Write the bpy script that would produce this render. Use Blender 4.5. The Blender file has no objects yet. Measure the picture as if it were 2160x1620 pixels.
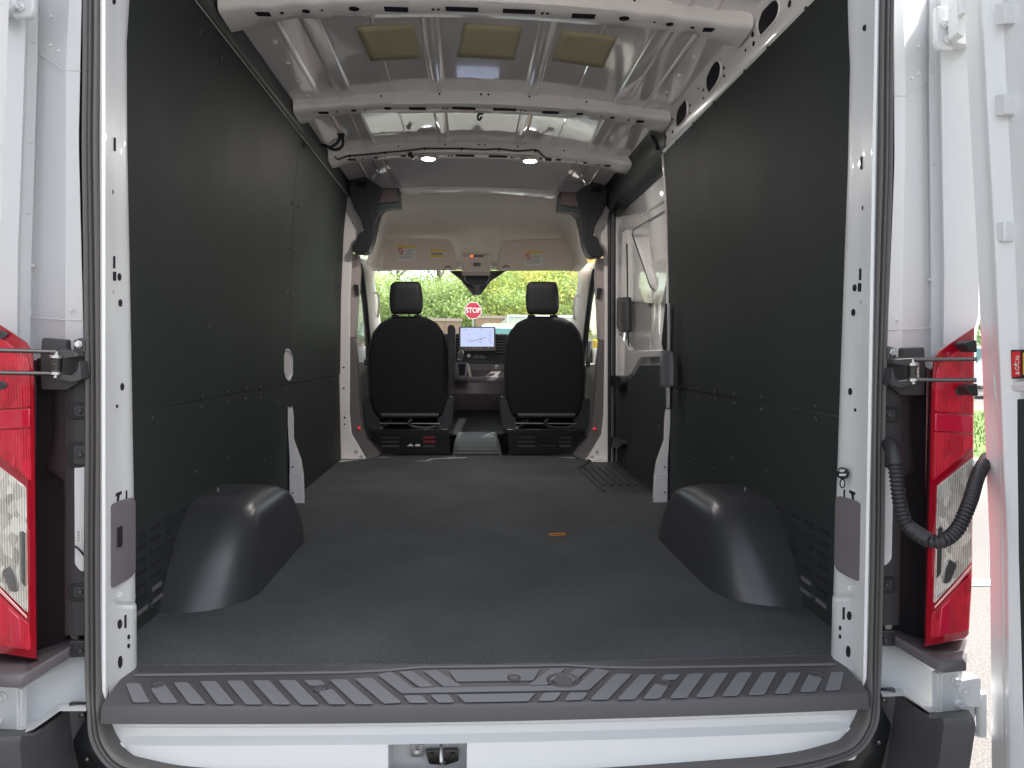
import bpy, bmesh, math, random
import numpy as np
from mathutils import Vector, Matrix
random.seed(7); rng = np.random.default_rng(7)
sc = bpy.context.scene
C = sc.collection
rad = math.radians
# ------------------------------------------------------------------ camera
F = 1560.0; CZ = 1.40
dY = Vector(((990-1080)/F, -(740-810)/F, -1)).normalized()      # world +Y seen in camera axes
ro = rad(0.40)
dZ = Vector((math.sin(ro), math.cos(ro), 0)); dZ = (dZ - dZ.dot(dY)*dY).normalized()
dX = dY.cross(dZ).normalized()
c2w = Matrix((dX, dY, dZ))                                       # rows: world axes in camera coords
cam_d = bpy.data.cameras.new("camera"); cam = bpy.data.objects.new("camera", cam_d); C.objects.link(cam)
cam.matrix_world = Matrix.Translation((0, 0, CZ)) @ c2w.to_4x4()
cam_d.sensor_width = 36; cam_d.lens = 36*F/2160; cam_d.clip_start = 0.02; cam_d.clip_end = 2000
cam_d.dof.use_dof = False
sc.camera = cam
# ------------------------------------------------------------------ sky, sun, exposure
SUN_EL, SUN_AZ = rad(52), rad(78)          # azimuth from +Y towards +X
w = bpy.data.worlds.new("World"); sc.world = w; w.use_nodes = True
nt = w.node_tree; nt.nodes.clear()
wo = nt.nodes.new("ShaderNodeOutputWorld"); bg = nt.nodes.new("ShaderNodeBackground")
sky = nt.nodes.new("ShaderNodeTexSky"); sky.sky_type = 'NISHITA'; sky.sun_disc = False
sky.sun_elevation = SUN_EL; sky.sun_rotation = SUN_AZ; sky.air_density = 1.0; sky.dust_density = 4.0; sky.ozone_density = 0.6
hsv = nt.nodes.new("ShaderNodeHueSaturation"); hsv.inputs["Saturation"].default_value = 0.42
nt.links.new(sky.outputs[0], hsv.inputs["Color"]); nt.links.new(hsv.outputs[0], bg.inputs[0])
nt.links.new(bg.outputs[0], wo.inputs[0]); bg.inputs[1].default_value = 0.15
sd = bpy.data.lights.new("sun", 'SUN'); sd.energy = 2.0; sd.angle = rad(0.6); sd.color = (1, .95, .88)
so = bpy.data.objects.new("sun", sd); C.objects.link(so)
tos = Vector((math.sin(SUN_AZ)*math.cos(SUN_EL), math.cos(SUN_AZ)*math.cos(SUN_EL), math.sin(SUN_EL)))
so.rotation_euler = (-tos).to_track_quat('-Z', 'Y').to_euler(); so.location = tos*50
sc.view_settings.view_transform = 'Standard'; sc.view_settings.look = 'None'
sc.view_settings.exposure = 2.02; sc.view_settings.gamma = 1.0
# ------------------------------------------------------------------ pixel -> place helpers
def ray(u, v):
    d = Vector(((u-1080)/F, -(v-810)/F, -1.0)); return c2w @ d
O = Vector((0, 0, CZ))
def W(u, v, Y): d = ray(u, v); return O + d*(Y/d.y)
def WX(u, v, X): d = ray(u, v); return O + d*(X/d.x)
def WZ(u, v, Z): d = ray(u, v); return O + d*((Z-CZ)/d.z)
X0 = ((W(178, 740, 1.5).x + W(1875, 740, 1.5).x)/2 + (W(862, 740, 4.9).x+W(1148, 740, 4.9).x)/2)/2
FZ = CZ-0.685                                   # cargo floor
def hw(z):                                       # half width of the cargo wall at height z
    pts = [(-9, .85), (FZ, .85), (FZ+.5, .86), (FZ+1.0, .855), (FZ+1.4, .838), (FZ+1.64, .815), (9, .79)]
    for (a, p), (b, q) in zip(pts, pts[1:]):
        if z <= b: return p+(q-p)*(z-a)/(b-a)
def WW(u, v, off=0):                             # onto the curved cargo wall (side by which half of the picture)
    s = -1 if u < 990 else 1
    X = X0+s*.85
    for _ in range(8):
        p = WX(u, v, X); X = X0+s*(hw(p.z)-off)
    return p
X0 += .003
# ------------------------------------------------------------------ materials
MATS = {}
def mat(name, base, rough=.5, metal=0, coat=0, spec=.5, bump=0, bscale=200, var=0, vscale=5, emit=None, estr=0, sheen=0, alpha=None, rvar=0, ior=None, stretch=None, fine=0):
    if name in MATS: return MATS[name]
    m = bpy.data.materials.new(name); m.use_nodes = True; n = m.node_tree; b = n.nodes["Principled BSDF"]
    b.inputs["Base Color"].default_value = (*base, 1); b.inputs["Roughness"].default_value = rough
    b.inputs["Metallic"].default_value = metal; b.inputs["Coat Weight"].default_value = coat; b.inputs["Coat Roughness"].default_value = .04
    b.inputs["Specular IOR Level"].default_value = spec
    if ior: b.inputs["IOR"].default_value = ior
    if sheen: b.inputs["Sheen Weight"].default_value = sheen; b.inputs["Sheen Roughness"].default_value = .5
    if emit: b.inputs["Emission Color"].default_value = (*emit, 1); b.inputs["Emission Strength"].default_value = estr
    geo = n.nodes.new("ShaderNodeNewGeometry")
    src = geo.outputs["Position"]
    if stretch:
        mp = n.nodes.new("ShaderNodeMapping"); mp.inputs["Scale"].default_value = stretch; n.links.new(src, mp.inputs[0]); src = mp.outputs[0]
    def noise(s, det=4):
        t = n.nodes.new("ShaderNodeTexNoise"); t.inputs["Scale"].default_value = s; t.inputs["Detail"].default_value = det
        n.links.new(src, t.inputs["Vector"]); return t
    if bump:
        t = noise(bscale); bp = n.nodes.new("ShaderNodeBump"); bp.inputs["Strength"].default_value = bump; bp.inputs["Distance"].default_value = .002
        n.links.new(t.outputs[0], bp.inputs["Height"]); n.links.new(bp.outputs[0], b.inputs["Normal"])
    if var or fine:
        mx = n.nodes.new("ShaderNodeMix"); mx.data_type = 'RGBA'; mx.blend_type = 'MULTIPLY'; mx.inputs[0].default_value = 1
        mx.inputs[6].default_value = (*base, 1)
        t = noise(vscale); r = n.nodes.new("ShaderNodeMapRange"); r.inputs[1].default_value = .3; r.inputs[2].default_value = .7
        r.inputs[3].default_value = 1-var; r.inputs[4].default_value = 1+var; n.links.new(t.outputs[0], r.inputs[0])
        out = r.outputs[0]
        if fine:
            t2 = noise(bscale, 2); r2 = n.nodes.new("ShaderNodeMapRange"); r2.inputs[1].default_value = .35; r2.inputs[2].default_value = .65
            r2.inputs[3].default_value = 1-fine; r2.inputs[4].default_value = 1+fine; n.links.new(t2.outputs[0], r2.inputs[0])
            mu = n.nodes.new("ShaderNodeMath"); mu.operation = 'MULTIPLY'; n.links.new(out, mu.inputs[0]); n.links.new(r2.outputs[0], mu.inputs[1]); out = mu.outputs[0]
        n.links.new(out, mx.inputs[7]); n.links.new(mx.outputs[2], b.inputs["Base Color"])
    if rvar:
        t = noise(vscale*1.7); r = n.nodes.new("ShaderNodeMapRange"); r.inputs[1].default_value = .3; r.inputs[2].default_value = .7
        r.inputs[3].default_value = rough-rvar; r.inputs[4].default_value = rough+rvar; n.links.new(t.outputs[0], r.inputs[0]); n.links.new(r.outputs[0], b.inputs["Roughness"])
    MATS[name] = m; return m
white = mat("white_paint", (.66, .672, .675), .36, coat=.15)
white_lift = mat("white_paint_lightened", (.90, .86, .84), .25, coat=.6, bump=.04, bscale=18)  # same body paint, base lightened to make up for dim interior light
roofm = mat("roof_skin_paint", (.90, .86, .86), .10, coat=1, spec=.8, bump=.10, bscale=3.5, stretch=(1, .35, 1))  # body white again, colour raised to brighten the dim roof
roofm.node_tree.nodes["Principled BSDF"].inputs["Coat IOR"].default_value = 1.8
panelm = mat("black_liner_board", (.031, .037, .035), .6, spec=.16, var=.06, vscale=2.2, bump=.08, bscale=140, rvar=.02)
carpet = mat("black_cargo_mat", (.070, .075, .078), .85, spec=.2, var=.16, vscale=3.2, bump=1, bscale=320, fine=.45)
cover = mat("wheel_cover_plastic", (.040, .041, .046), .32, spec=.5, bump=.06, bscale=600)
rubber = mat("seal_rubber", (.085, .079, .077), .5, spec=.5)
rubber_blk = mat("black_rubber", (.02, .02, .022), .5)
silld = mat("sill_plastic_dark", (.066, .063, .067), .45, bump=.12, bscale=700)
silll = mat("sill_plastic_pale", (.165, .168, .182), .55, bump=.1, bscale=500)
trimg = mat("charcoal_plastic", (.045, .045, .048), .5, bump=.15, bscale=500)
trimb = mat("black_plastic", (.016, .018, .02), .4, bump=.08, bscale=500)
latchg = mat("warm_grey_plastic", (.155, .138, .146), .55, bump=.1, bscale=500)
holem = mat("dark_hole", (.008, .006, .014), .9)
steel = mat("zinc_steel", (.55, .55, .55), .35, metal=1)
darksteel = mat("dark_steel", (.12, .115, .11), .35, metal=1)
fabric = mat("black_seat_fabric", (.004, .004, .0055), .9, sheen=.02, bump=.3, bscale=900)
vinyl = mat("headrest_vinyl", (.011, .011, .0145), .6, bump=.2, bscale=700)
beige = mat("headliner_beige", (.84, .79, .72), .9, bump=.15, bscale=600)
visorm = mat("visor_vinyl", (.68, .60, .54), .8, bump=.15, bscale=600)
cabg = mat("cab_grey_trim", (.13, .115, .115), .6, bump=.15, bscale=500)
doorbeige = mat("cab_door_trim", (.24, .23, .21), .6)
tan = mat("tan_damping_pad", (.60, .52, .33), .75, bump=.25, bscale=40, var=.06, vscale=9)
cleanw = mat("label_white", (.75, .75, .72), .6)
yel = mat("label_yellow", (.75, .55, .06), .6)
ink = mat("label_ink", (.25, .25, .25), .7)
redp = mat("print_red", (.65, .03, .03), .5)
screwm = mat("black_rivet", (.035, .037, .038), .38)
lampm = mat("led_lens", (1, 1, 1), .4, emit=(.95, .96, 1), estr=5)
oran = mat("orange_elastic", (.75, .28, .02), .6)
foil = mat("brown_tape", (.09, .068, .065), .6)
# glass
def glassmat(name, tint, refl=.06):
    m = bpy.data.materials.new(name); m.use_nodes = True; n = m.node_tree; n.nodes.clear()
    o = n.nodes.new("ShaderNodeOutputMaterial"); t = n.nodes.new("ShaderNodeBsdfTransparent"); t.inputs[0].default_value = (*tint, 1)
    g = n.nodes.new("ShaderNodeBsdfGlossy"); g.inputs["Roughness"].default_value = .01
    lw = n.nodes.new("ShaderNodeLayerWeight"); lw.inputs[0].default_value = .5
    pw = n.nodes.new("ShaderNodeMath"); pw.operation = 'POWER'; pw.inputs[1].default_value = 4; n.links.new(lw.outputs["Facing"], pw.inputs[0])
    fr = n.nodes.new("ShaderNodeMath"); fr.operation = 'MULTIPLY_ADD'; fr.inputs[1].default_value = .5; fr.inputs[2].default_value = .03; n.links.new(pw.outputs[0], fr.inputs[0])
    x = n.nodes.new("ShaderNodeMixShader"); n.links.new(fr.outputs[0], x.inputs[0]); n.links.new(t.outputs[0], x.inputs[1]); n.links.new(g.outputs[0], x.inputs[2])
    n.links.new(x.outputs[0], o.inputs[0]); return m
glass = glassmat("window_glass", (.95, .985, .96))
# tail light lens: glossy coloured plastic with moulded relief
def lensmat(name, base, scale, strength, metal=0, dark=.5):
    m = mat(name, base, .12, coat=1, metal=metal); n = m.node_tree; b = n.nodes["Principled BSDF"]
    geo = n.nodes.new("ShaderNodeNewGeometry"); mp = n.nodes.new("ShaderNodeMapping"); mp.inputs["Rotation"].default_value = (rad(90), 0, 0)
    n.links.new(geo.outputs["Position"], mp.inputs[0])
    br = n.nodes.new("ShaderNodeTexBrick"); br.inputs["Scale"].default_value = scale; br.inputs["Mortar Size"].default_value = .06
    br.inputs["Color1"].default_value = (*base, 1); br.inputs["Color2"].default_value = (*[c*.72 for c in base], 1); br.inputs["Mortar"].default_value = (*[c*dark for c in base], 1)
    br.inputs["Brick Width"].default_value = .35; br.inputs["Row Height"].default_value = .22
    n.links.new(mp.outputs[0], br.inputs["Vector"]); n.links.new(br.outputs[0], b.inputs["Base Color"])
    bp = n.nodes.new("ShaderNodeBump"); bp.inputs["Strength"].default_value = strength; bp.inputs["Distance"].default_value = .004
    n.links.new(br.outputs["Fac"], bp.inputs["Height"]); n.links.new(bp.outputs[0], b.inputs["Normal"]); return m
def sparkle(name, dark_, lite, scale, metal, strength, stretch):
    m = mat(name, lite, .13, coat=1, metal=metal); n = m.node_tree; b = n.nodes["Principled BSDF"]
    geo = n.nodes.new("ShaderNodeNewGeometry"); mp = n.nodes.new("ShaderNodeMapping"); mp.inputs["Scale"].default_value = stretch
    n.links.new(geo.outputs["Position"], mp.inputs[0])
    vo = n.nodes.new("ShaderNodeTexVoronoi"); vo.inputs["Scale"].default_value = scale; n.links.new(mp.outputs[0], vo.inputs["Vector"])
    sp = n.nodes.new("ShaderNodeSeparateColor"); n.links.new(vo.outputs["Color"], sp.inputs[0])
    wv = n.nodes.new("ShaderNodeTexWave"); wv.inputs["Scale"].default_value = scale*.9; wv.inputs["Distortion"].default_value = 1.5; wv.inputs["Detail"].default_value = 1; n.links.new(geo.outputs["Position"], wv.inputs["Vector"])
    av = n.nodes.new("ShaderNodeMath"); av.operation = 'MULTIPLY_ADD'; av.inputs[1].default_value = .6; n.links.new(sp.outputs[0], av.inputs[0])
    hv = n.nodes.new("ShaderNodeMath"); hv.operation = 'MULTIPLY'; hv.inputs[1].default_value = .4; n.links.new(wv.outputs["Fac"], hv.inputs[0]); n.links.new(hv.outputs[0], av.inputs[2])
    mx = n.nodes.new("ShaderNodeMix"); mx.data_type = 'RGBA'; mx.inputs[6].default_value = (*dark_, 1); mx.inputs[7].default_value = (*lite, 1); n.links.new(av.outputs[0], mx.inputs[0])
    n.links.new(mx.outputs[2], b.inputs["Base Color"])
    bp = n.nodes.new("ShaderNodeBump"); bp.inputs["Strength"].default_value = strength; bp.inputs["Distance"].default_value = .003; n.links.new(av.outputs[0], bp.inputs["Height"]); n.links.new(bp.outputs[0], b.inputs["Normal"]); return m
redlens = sparkle("red_lens_relief", (.32, .003, .012), (.70, .010, .042), 70, 0, .35, (1, 1, .45))
chrome = sparkle("clear_reflector", (.22, .20, .16), (.95, .92, .84), 75, .25, .5, (1, 1, .6))
redplain = mat("red_lens_plain", (.33, .003, .015), .1, coat=1)
redplain2 = mat("red_lens_bright", (.52, .010, .04), .12, coat=1)
chrome2 = mat("smoked_reflector", (.25, .25, .24), .2, metal=.8)
# ------------------------------------------------------------------ mesh building
MIR = False
WO = {}
def mirp(p): return Vector((2*X0-p[0], p[1], p[2]))
class MB:
    def __init__(s): s.v = []; s.f = []
    def add(s, vs, fs):
        k = len(s.v); s.v += [Vector(p) for p in vs]; s.f += [tuple(i+k for i in f) for f in fs]; return s
    def prism(s, pts, off):                       # polygon + offset vector
        n = len(pts); off = Vector(off); a = [Vector(p) for p in pts]; b = [p+off for p in a]
        fs = [tuple(range(n)), tuple(range(2*n-1, n-1, -1))] + [(i, i+n, (i+1) % n+n, (i+1) % n) for i in range(n)]
        return s.add(a+b, fs)
    def loft(s, rows, close=False, cap=False):
        n = len(rows[0]); vs = [p for r in rows for p in r]; fs = []
        for i in range(len(rows)-1):
            for j in range(n if close else n-1):
                a = i*n+j; b = i*n+(j+1) % n; fs.append((a, b, b+n, a+n))
        if cap: fs += [tuple(range(n-1, -1, -1)), tuple((len(rows)-1)*n+j for j in range(n))]
        return s.add(vs, fs)
    def box(s, a, b):
        x0, y0, z0 = a; x1, y1, z1 = b
        return s.prism([(x0, y0, z0), (x1, y0, z0), (x1, y0, z1), (x0, y0, z1)], (0, y1-y0, 0))
    def tube(s, path, r, n=8, close=False):
        P = [Vector(p) for p in path]; m = len(P); rows = []
        rr = r if isinstance(r, (list, tuple)) else [r]*m
        prev = None
        for i, p in enumerate(P):
            if close: t = P[(i+1) % m]-P[i-1]
            else: t = P[min(i+1, m-1)]-P[max(i-1, 0)]
            t.normalize()
            if prev is None: a = t.orthogonal().normalized()
            else: a = (prev-prev.dot(t)*t).normalized()
            prev = a; b = t.cross(a)
            rows.append([p+(a*math.cos(2*math.pi*k/n)+b*math.sin(2*math.pi*k/n))*rr[i] for k in range(n)])
        if close: rows.append(rows[0])
        return s.loft(rows, True, not close)
    def cyl(s, p0, p1, r, n=16): return s.tube([p0, p1], r, n)
    def lathe(s, c, axis, prof, n=16):            # prof: (radius, along)
        axis = Vector(axis).normalized(); a = axis.orthogonal().normalized(); b = axis.cross(a); c = Vector(c)
        rows = [[c+axis*h+(a*math.cos(2*math.pi*k/n)+b*math.sin(2*math.pi*k/n))*max(r, 1e-5) for k in range(n)] for r, h in prof]
        return s.loft(rows, True, True)
    def build(s, name, m, parent=None, bevel=0, seg=2, smooth=True, ang=32, solid=0, sub=0, label=None, both=None):
        vs = [mirp(p) for p in s.v] if MIR else s.v
        c = Vector([(min(p[i] for p in vs)+max(p[i] for p in vs))/2 for i in range(3)])
        me = bpy.data.meshes.new(name); me.from_pydata([p-c for p in vs], [], [f[::-1] for f in s.f] if MIR else s.f); me.validate()
        bm = bmesh.new(); bm.from_mesh(me); bmesh.ops.recalc_face_normals(bm, faces=bm.faces); bm.to_mesh(me); bm.free()
        o = bpy.data.objects.new(name, me); C.objects.link(o); me.materials.append(m)
        if parent is not None: o.parent = parent; o.location = c-WO[parent.name]
        else: o.location = c
        WO[o.name] = c
        if solid:
            md = o.modifiers.new("solid", 'SOLIDIFY'); md.thickness = solid; md.offset = 0
        if sub:
            md = o.modifiers.new("sub", 'SUBSURF'); md.levels = sub; md.render_levels = sub
        if bevel:
            md = o.modifiers.new("bevel", 'BEVEL'); md.width = bevel; md.segments = seg; md.limit_method = 'ANGLE'; md.angle_limit = rad(30); md.harden_normals = False
        if smooth:
            me.shade_smooth() if hasattr(me, "shade_smooth") else [setattr(p, 'use_smooth', True) for p in me.polygons]
            if not sub: me.set_sharp_from_angle(angle=rad(ang))
        if label: o["label"] = label
        return o
def tag(o, label=None, cat=None, group=None, kind=None):
    for k, x in (("label", label), ("category", cat), ("group", group), ("kind", kind)):
        if x: o[k] = x
    return o
def empty(name, loc, parent=None):
    o = bpy.data.objects.new(name, None); C.objects.link(o); loc = Vector(loc); WO[o.name] = loc; o.empty_display_size = .1
    if parent is not None: o.parent = parent; o.location = loc-WO[parent.name]
    else: o.location = loc
    return o
def textmesh(name, txt, center, size, m, parent, xdir=(1, 0, 0), zdir=(0, 0, 1), ext=.0006, sx=1.0, bold=0):
    cu = bpy.data.curves.new(name, 'FONT'); cu.body = txt; cu.size = size; cu.align_x = 'CENTER'; cu.align_y = 'CENTER'; cu.extrude = ext; cu.offset = bold
    t = bpy.data.objects.new(name, cu); C.objects.link(t); bpy.context.view_layer.update()
    me = bpy.data.meshes.new_from_object(t.evaluated_get(bpy.context.evaluated_depsgraph_get())); bpy.data.objects.remove(t)
    xd = Vector(xdir).normalized(); zd = Vector(zdir).normalized(); nd = xd.cross(zd)
    for v in me.vertices: v.co = xd*v.co.x*sx+zd*v.co.y+nd*v.co.z
    me.materials.clear(); me.materials.append(m)
    o = bpy.data.objects.new(name, me); C.objects.link(o); center = Vector(center); o.parent = parent
    o.location = center-WO[parent.name]; WO[o.name] = center; return o
def rpoly(pts, r, n=4):                           # round the corners of a pixel polygon
    out = []; m = len(pts)
    for i in range(m):
        p = Vector(pts[i]); a = Vector(pts[i-1])-p; b = Vector(pts[(i+1) % m])-p
        d = min(r, a.length*.45, b.length*.45); pa = p+a.normalized()*d; pb = p+b.normalized()*d
        for k in range(n+1):
            t = k/n; out.append(tuple(pa*(1-t)**2+p*2*t*(1-t)+pb*t*t))
    return out
def plate(name, px, Y, th, m, parent, bevel=.002, r=0, **k):   # outline at depth Y, with real thickness away from us
    if r: px = rpoly(px, r)
    return MB().prism([W(u, v, Y) for u, v in px], (0, th, 0)).build(name, m, parent, bevel=bevel, **k)
def lerp(a, b, t): return a+(b-a)*t
def interp(tab, x):
    for (a, p), (b, q) in zip(tab, tab[1:]):
        if x <= b: return p+(q-p)*(x-a)/(b-a) if x > a else p
    return tab[-1][1]
def smooth_path(P, n=6):
    P = [Vector(p) for p in P]; out = []
    for i in range(len(P)-1):
        p0 = P[max(i-1, 0)]; p1 = P[i]; p2 = P[i+1]; p3 = P[min(i+2, len(P)-1)]
        for k in range(n):
            t = k/n
            out.append(.5*((2*p1)+(-p0+p2)*t+(2*p0-5*p1+4*p2-p3)*t*t+(-p0+3*p1-3*p2+p3)*t**3))
    out.append(P[-1]); return out

van = empty("cargo_van", (X0, 1.5, 0))
tag(van, "white cargo van seen through its open rear doors, empty with black lined walls and floor", "van")
# ================================================================== REAR FRAME, both sides
def col(tab, v): return interp(tab, v)
def rear_side():
    # --- jamb outside the seal
    cols = [([(-80, 174), (300, 166), (700, 176), (1620, 180)], 1.500), ([(-80, 172), (300, 164), (700, 174), (1620, 178)], 1.53),
            ([(-80, 150), (140, 139), (540, 138), (700, 138), (1620, 138)], 1.535), ([(-80, 146), (140, 135), (540, 135), (700, 135), (1620, 135)], 1.545),
            ([(-80, 84), (115, 82), (540, 70), (700, 68), (1620, 68)], 1.60), ([(-80, 80), (115, 79), (540, 66), (700, 63), (1620, 63)], 1.59),
            ([(-80, 62), (60, 60), (300, 51), (540, 43), (700, 42), (1620, 42)], 1.585), ([(-80, 56), (60, 54), (300, 46), (540, 37), (700, 36), (1620, 36)], 1.55),
            ([(-80, -20), (60, -28), (300, -38), (540, -44), (640, -44), (660, -34), (1620, -33)], 1.505), ([(-80, -28), (60, -36), (300, -46), (540, -52), (640, -52), (660, -41), (1620, -41)], 1.515),
            ([(-80, -30), (60, -39), (300, -49), (540, -55), (640, -55), (660, -44), (1620, -44)], 1.57)]
    rows = []
    for v in list(range(-80, 800, 40)):
        r = [W(col(t, v), v, y) for t, y in cols]; last = r[-1]
        r += [last+Vector((-.005, .3, 0)), last+Vector((-.01, 3.6, 0))]; rows.append(r)
    MB().loft(rows).build("rear_jamb", white, van, ang=25)
    for path in ([(170, 149, 1.528), (136, 148, 1.536), (84, 114, 1.597)], [(172, 676, 1.528), (137, 675, 1.536), (66, 669, 1.588), (63, 640, 1.588)]):
        MB().tube([W(*p) for p in path], .0013, 6).build("seam_bead", white, van)
    for (u, v) in ((108, 35), (72, 90), (124, 108), (107, 96), (66, 300), (62, 450), (104, 640), (150, 655), (70, 560)):
        MB().lathe(W(u, v, lerp(1.598, 1.545, (u-84)/51) if u > 84 else 1.59), (0, -1, 0), [(.004, 0), (.003, .003), (.0001, .004)], 8).build("spot_weld", white, van)
    # seal
    path = [(193, -120), (192, 100), (190, 300), (192, 450), (194, 600), (196, 900), (194, 1150), (195, 1350), (196, 1450), (199, 1520), (209, 1568), (243, 1612), (300, 1633), (400, 1650), (600, 1660), (1026, 1668)]
    P = smooth_path([W(u, v, interp([(1400, 1.47), (1480, 1.456), (1530, 1.432), (1600, 1.424), (1650, 1.412), (1668, 1.395)], v)) for u, v in path], 5)
    prof = [(-.0185, .02), (-.0175, .004), (-.0125, -.003), (-.0065, -.001), (-.0045, .004), (-.0035, -.003), (.000, -.006), (.003, -.003), (.004, .003), (.006, -.004), (.010, -.008), (.014, -.004), (.0165, .004), (.0175, .03)]
    rows = []
    for i, p in enumerate(P):
        t = (P[min(i+1, len(P)-1)]-P[max(i-1, 0)]).normalized(); nrm = Vector((t.z, 0, -t.x))*-1
        rows.append([p+nrm*d+Vector((0, y, 0)) for d, y in prof])
    MB().loft(rows).build("door_seal", rubber, van, ang=60)
    # inner pillar plate
    rows = []
    inn = [(-100, 271), (0, 268), (60, 262), (300, 263), (540, 268), (800, 273), (1080, 278), (1268, 281), (1275, 279), (1282, 283), (1415, 284)]
    out = [(-100, 213), (900, 213), (1415, 214)]
    def pl(u, v, o=0):
        a = interp(out, v); b = interp(inn, v); t = (u-a)/(b-a); return W(u, v, lerp(1.475, 1.585, t)-o)
    vs = sorted(set(list(range(-100, 1280, 60))+[1268, 1276, 1284, 1340, 1400, 1415, 1440, 1465, 1490]))
    for v in vs:
        a = interp(out, v); b = interp(inn, v)
        if v > 1415: b = lerp(284, 229, (v-1415)/75)
        fl = .006 if 1268 < v < 1282 else 0
        r = [W(a-4, v, 1.475), W(a+2, v, 1.463), W(a+9, v, 1.466), W(a+13, v, 1.476)]
        bb = [a+13+(b-a-13)*q for q in (.3, .6, .85, 1)]
        r += [pl(x, v, -fl) if v <= 1415 else W(x, v, lerp(1.475, 1.585, (x-a)/(284-a))) for x in bb]
        r.append(r[-1]+Vector((-.004, .02, 0))); r.append(r[-1]+Vector((-.10, .17, 0)))
        rows.append(r)
    pil = MB().loft(rows).build("rear_pillar", white, van, ang=28)
    # punched slots and holes
    slots = [(241, 290, 318, 1.6), (240, 540, 566, 1.6), (230, 672, 700, 1.5), (229, 998, 1026, 1), (229, 1046, 1075, 1), (266, 1035, 1055, 1), (232, 1322, 1350, 1.8), (264, 1298, 1325, 1.8), (238, 1380, 1408, 1.6), (241, 1490, 1490, 1)]
    hs = MB(); rim = MB()
    def hole(pts, Yoff=0):
        c = [sum(p[0] for p in pts)/len(pts), sum(p[1] for p in pts)/len(pts)]
        hs.prism([pl(u, v, .0016) for u, v in pts], (0, .004, 0))
        rim.prism([pl(c[0]+(u-c[0])*1.25+(1.2 if u > c[0] else -1.2), c[1]+(v-c[1])*1.08+(1.2 if v > c[1] else -1.2), .0009) for u, v in pts], (0, .004, 0))
    for u, a, b, h in slots[:-1]: hole([(u-h, a), (u+h, a), (u+h, b), (u-h, b)])
    for u, v, ru, rv in ((251, 584, 3.5, 8), (253, 639, 3.5, 8), (230, 658, 2.5, 6), (257, 816, 3.5, 8), (252, 1317, 4.5, 10), (253, 1427-30, 4.5, 13), (239, 1, 4, 7), (271, 1344, 2.5, 5), (271, 1363, 2.5, 5), (236, 404, 2, 5), (246, 857, 1.8, 4), (236, 615, 1.8, 4)):
        if v > 1400: continue
        hole([(u+ru*math.cos(k*math.pi/6), v+rv*math.sin(k*math.pi/6)) for k in range(12)])
    hole([(237.5, 573), (243.5, 573), (243.5, 592), (237.5, 592)])
    hole([(244, 1041), (255, 1036), (255, 1043), (251, 1045), (249, 1058), (246, 1058), (247, 1047), (244, 1048)])
    rim.build("slot_rim", white, pil, smooth=False)["kind"] = "stuff"; hs.build("punched_slot", holem, pil, smooth=False)["kind"] = "stuff"
    MB().prism([pl(u, v, .004) for u, v in rpoly([(226, 647), (244, 645), (243, 712), (226, 714)], 5)], (0, .003, 0)).build("slot_boss", white, pil, bevel=.002)
    hs2 = MB().prism([pl(u, v, .0052) for u, v in ((229.5, 672), (231.5, 672), (231.5, 702), (229.5, 702))], (0, .002, 0))
    hs2.prism([pl(230+2.6*math.cos(k*.5236), 658+6*math.sin(k*.5236), .0052) for k in range(12)], (0, .002, 0)); hs2.build("boss_slot", holem, pil, smooth=False)
    MB().lathe(pl(252, 1254, .001), (0, -1, 0), [(.006, 0), (.0065, .002), (.004, .003), (.003, .001), (.0001, .001)], 14).build("plug", white, pil)
    # latch cover
    lc = MB().prism([pl(u, v, .012) for u, v in rpoly([(231, 1063), (277, 1050), (277.5, 1218), (231, 1244)], 16, 6)], (0, .02, 0)).build("latch_cover", latchg, van, bevel=.004, seg=3)
    if not MIR:
        MB().prism([pl(u, v, .0135) for u, v in rpoly([(246, 1112), (261, 1106), (261, 1150), (255, 1160), (246, 1156)], 3)], (0, .002, 0)).build("latch_recess", latchg, lc, bevel=.001)
        MB().prism([pl(u, v, .0150) for u, v in rpoly([(247.5, 1113), (258, 1109), (258, 1150), (254, 1155), (247.5, 1154)], 2)], (0, .002, 0)).build("latch_slot", holem, lc)
    # --- black trim between light and seal
    MB().prism([W(u, v, 1.535) for u, v in ((76, 755), (140, 760), (140, 1362), (120, 1372), (80, 1392), (72, 1392))], (0, .02, 0)).build("light_recess_trim", trimb, van, bevel=.003)
    rows = []
    for v in range(790, 1365, 25):
        t = (v-830)/140
        wdt = interp([(790, 24), (830, 26), (900, 24), (950, 30), (980, 40), (1000, 52), (1015, 3), (1400, 1)], v)
        rows.append([W(136-wdt, v, 1.535), W(136-wdt*.75, v, 1.516), W(136-wdt*.3, v, 1.502), W(137, v, 1.497), W(139, v, 1.494), W(160, v, 1.492), W(180, v, 1.492)])
    fl = MB().loft(rows).build("trim_flange", trimg, van, ang=50)
    for i, v in enumerate((867, 960, 1250)):
        r = 18 if i != 1 else 27
        MB().prism([W(u, vv, 1.489) for u, vv in rpoly([(143, v-r), (182, v-r), (182, v+r), (143, v+r)], 14, 5)], (0, .004, 0)).build("bolt_recess", trimb, fl, bevel=.001)
        MB().prism([W(u, vv, 1.486) for u, vv in rpoly([(154, v-r+6), (182, v-r+6), (182, v+r-6), (154, v+r-6)], 8, 4)], (0, .004, 0)).build("bolt_boss", trimg, fl, bevel=.002)
        MB().lathe(W(168, v, 1.484), (0, -1, 0), [(.006, 0), (.006, .002), (.003, .0045), (.0001, .0045)], 10).build("bolt", trimg, fl)
    MB().prism([W(u, v, 1.4895) for u, v in rpoly([(157, 985), (182, 985), (182, 1205), (170, 1205), (158, 1190)], 6)], (0, .003, 0)).build("harness_slot", white, fl)
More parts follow.
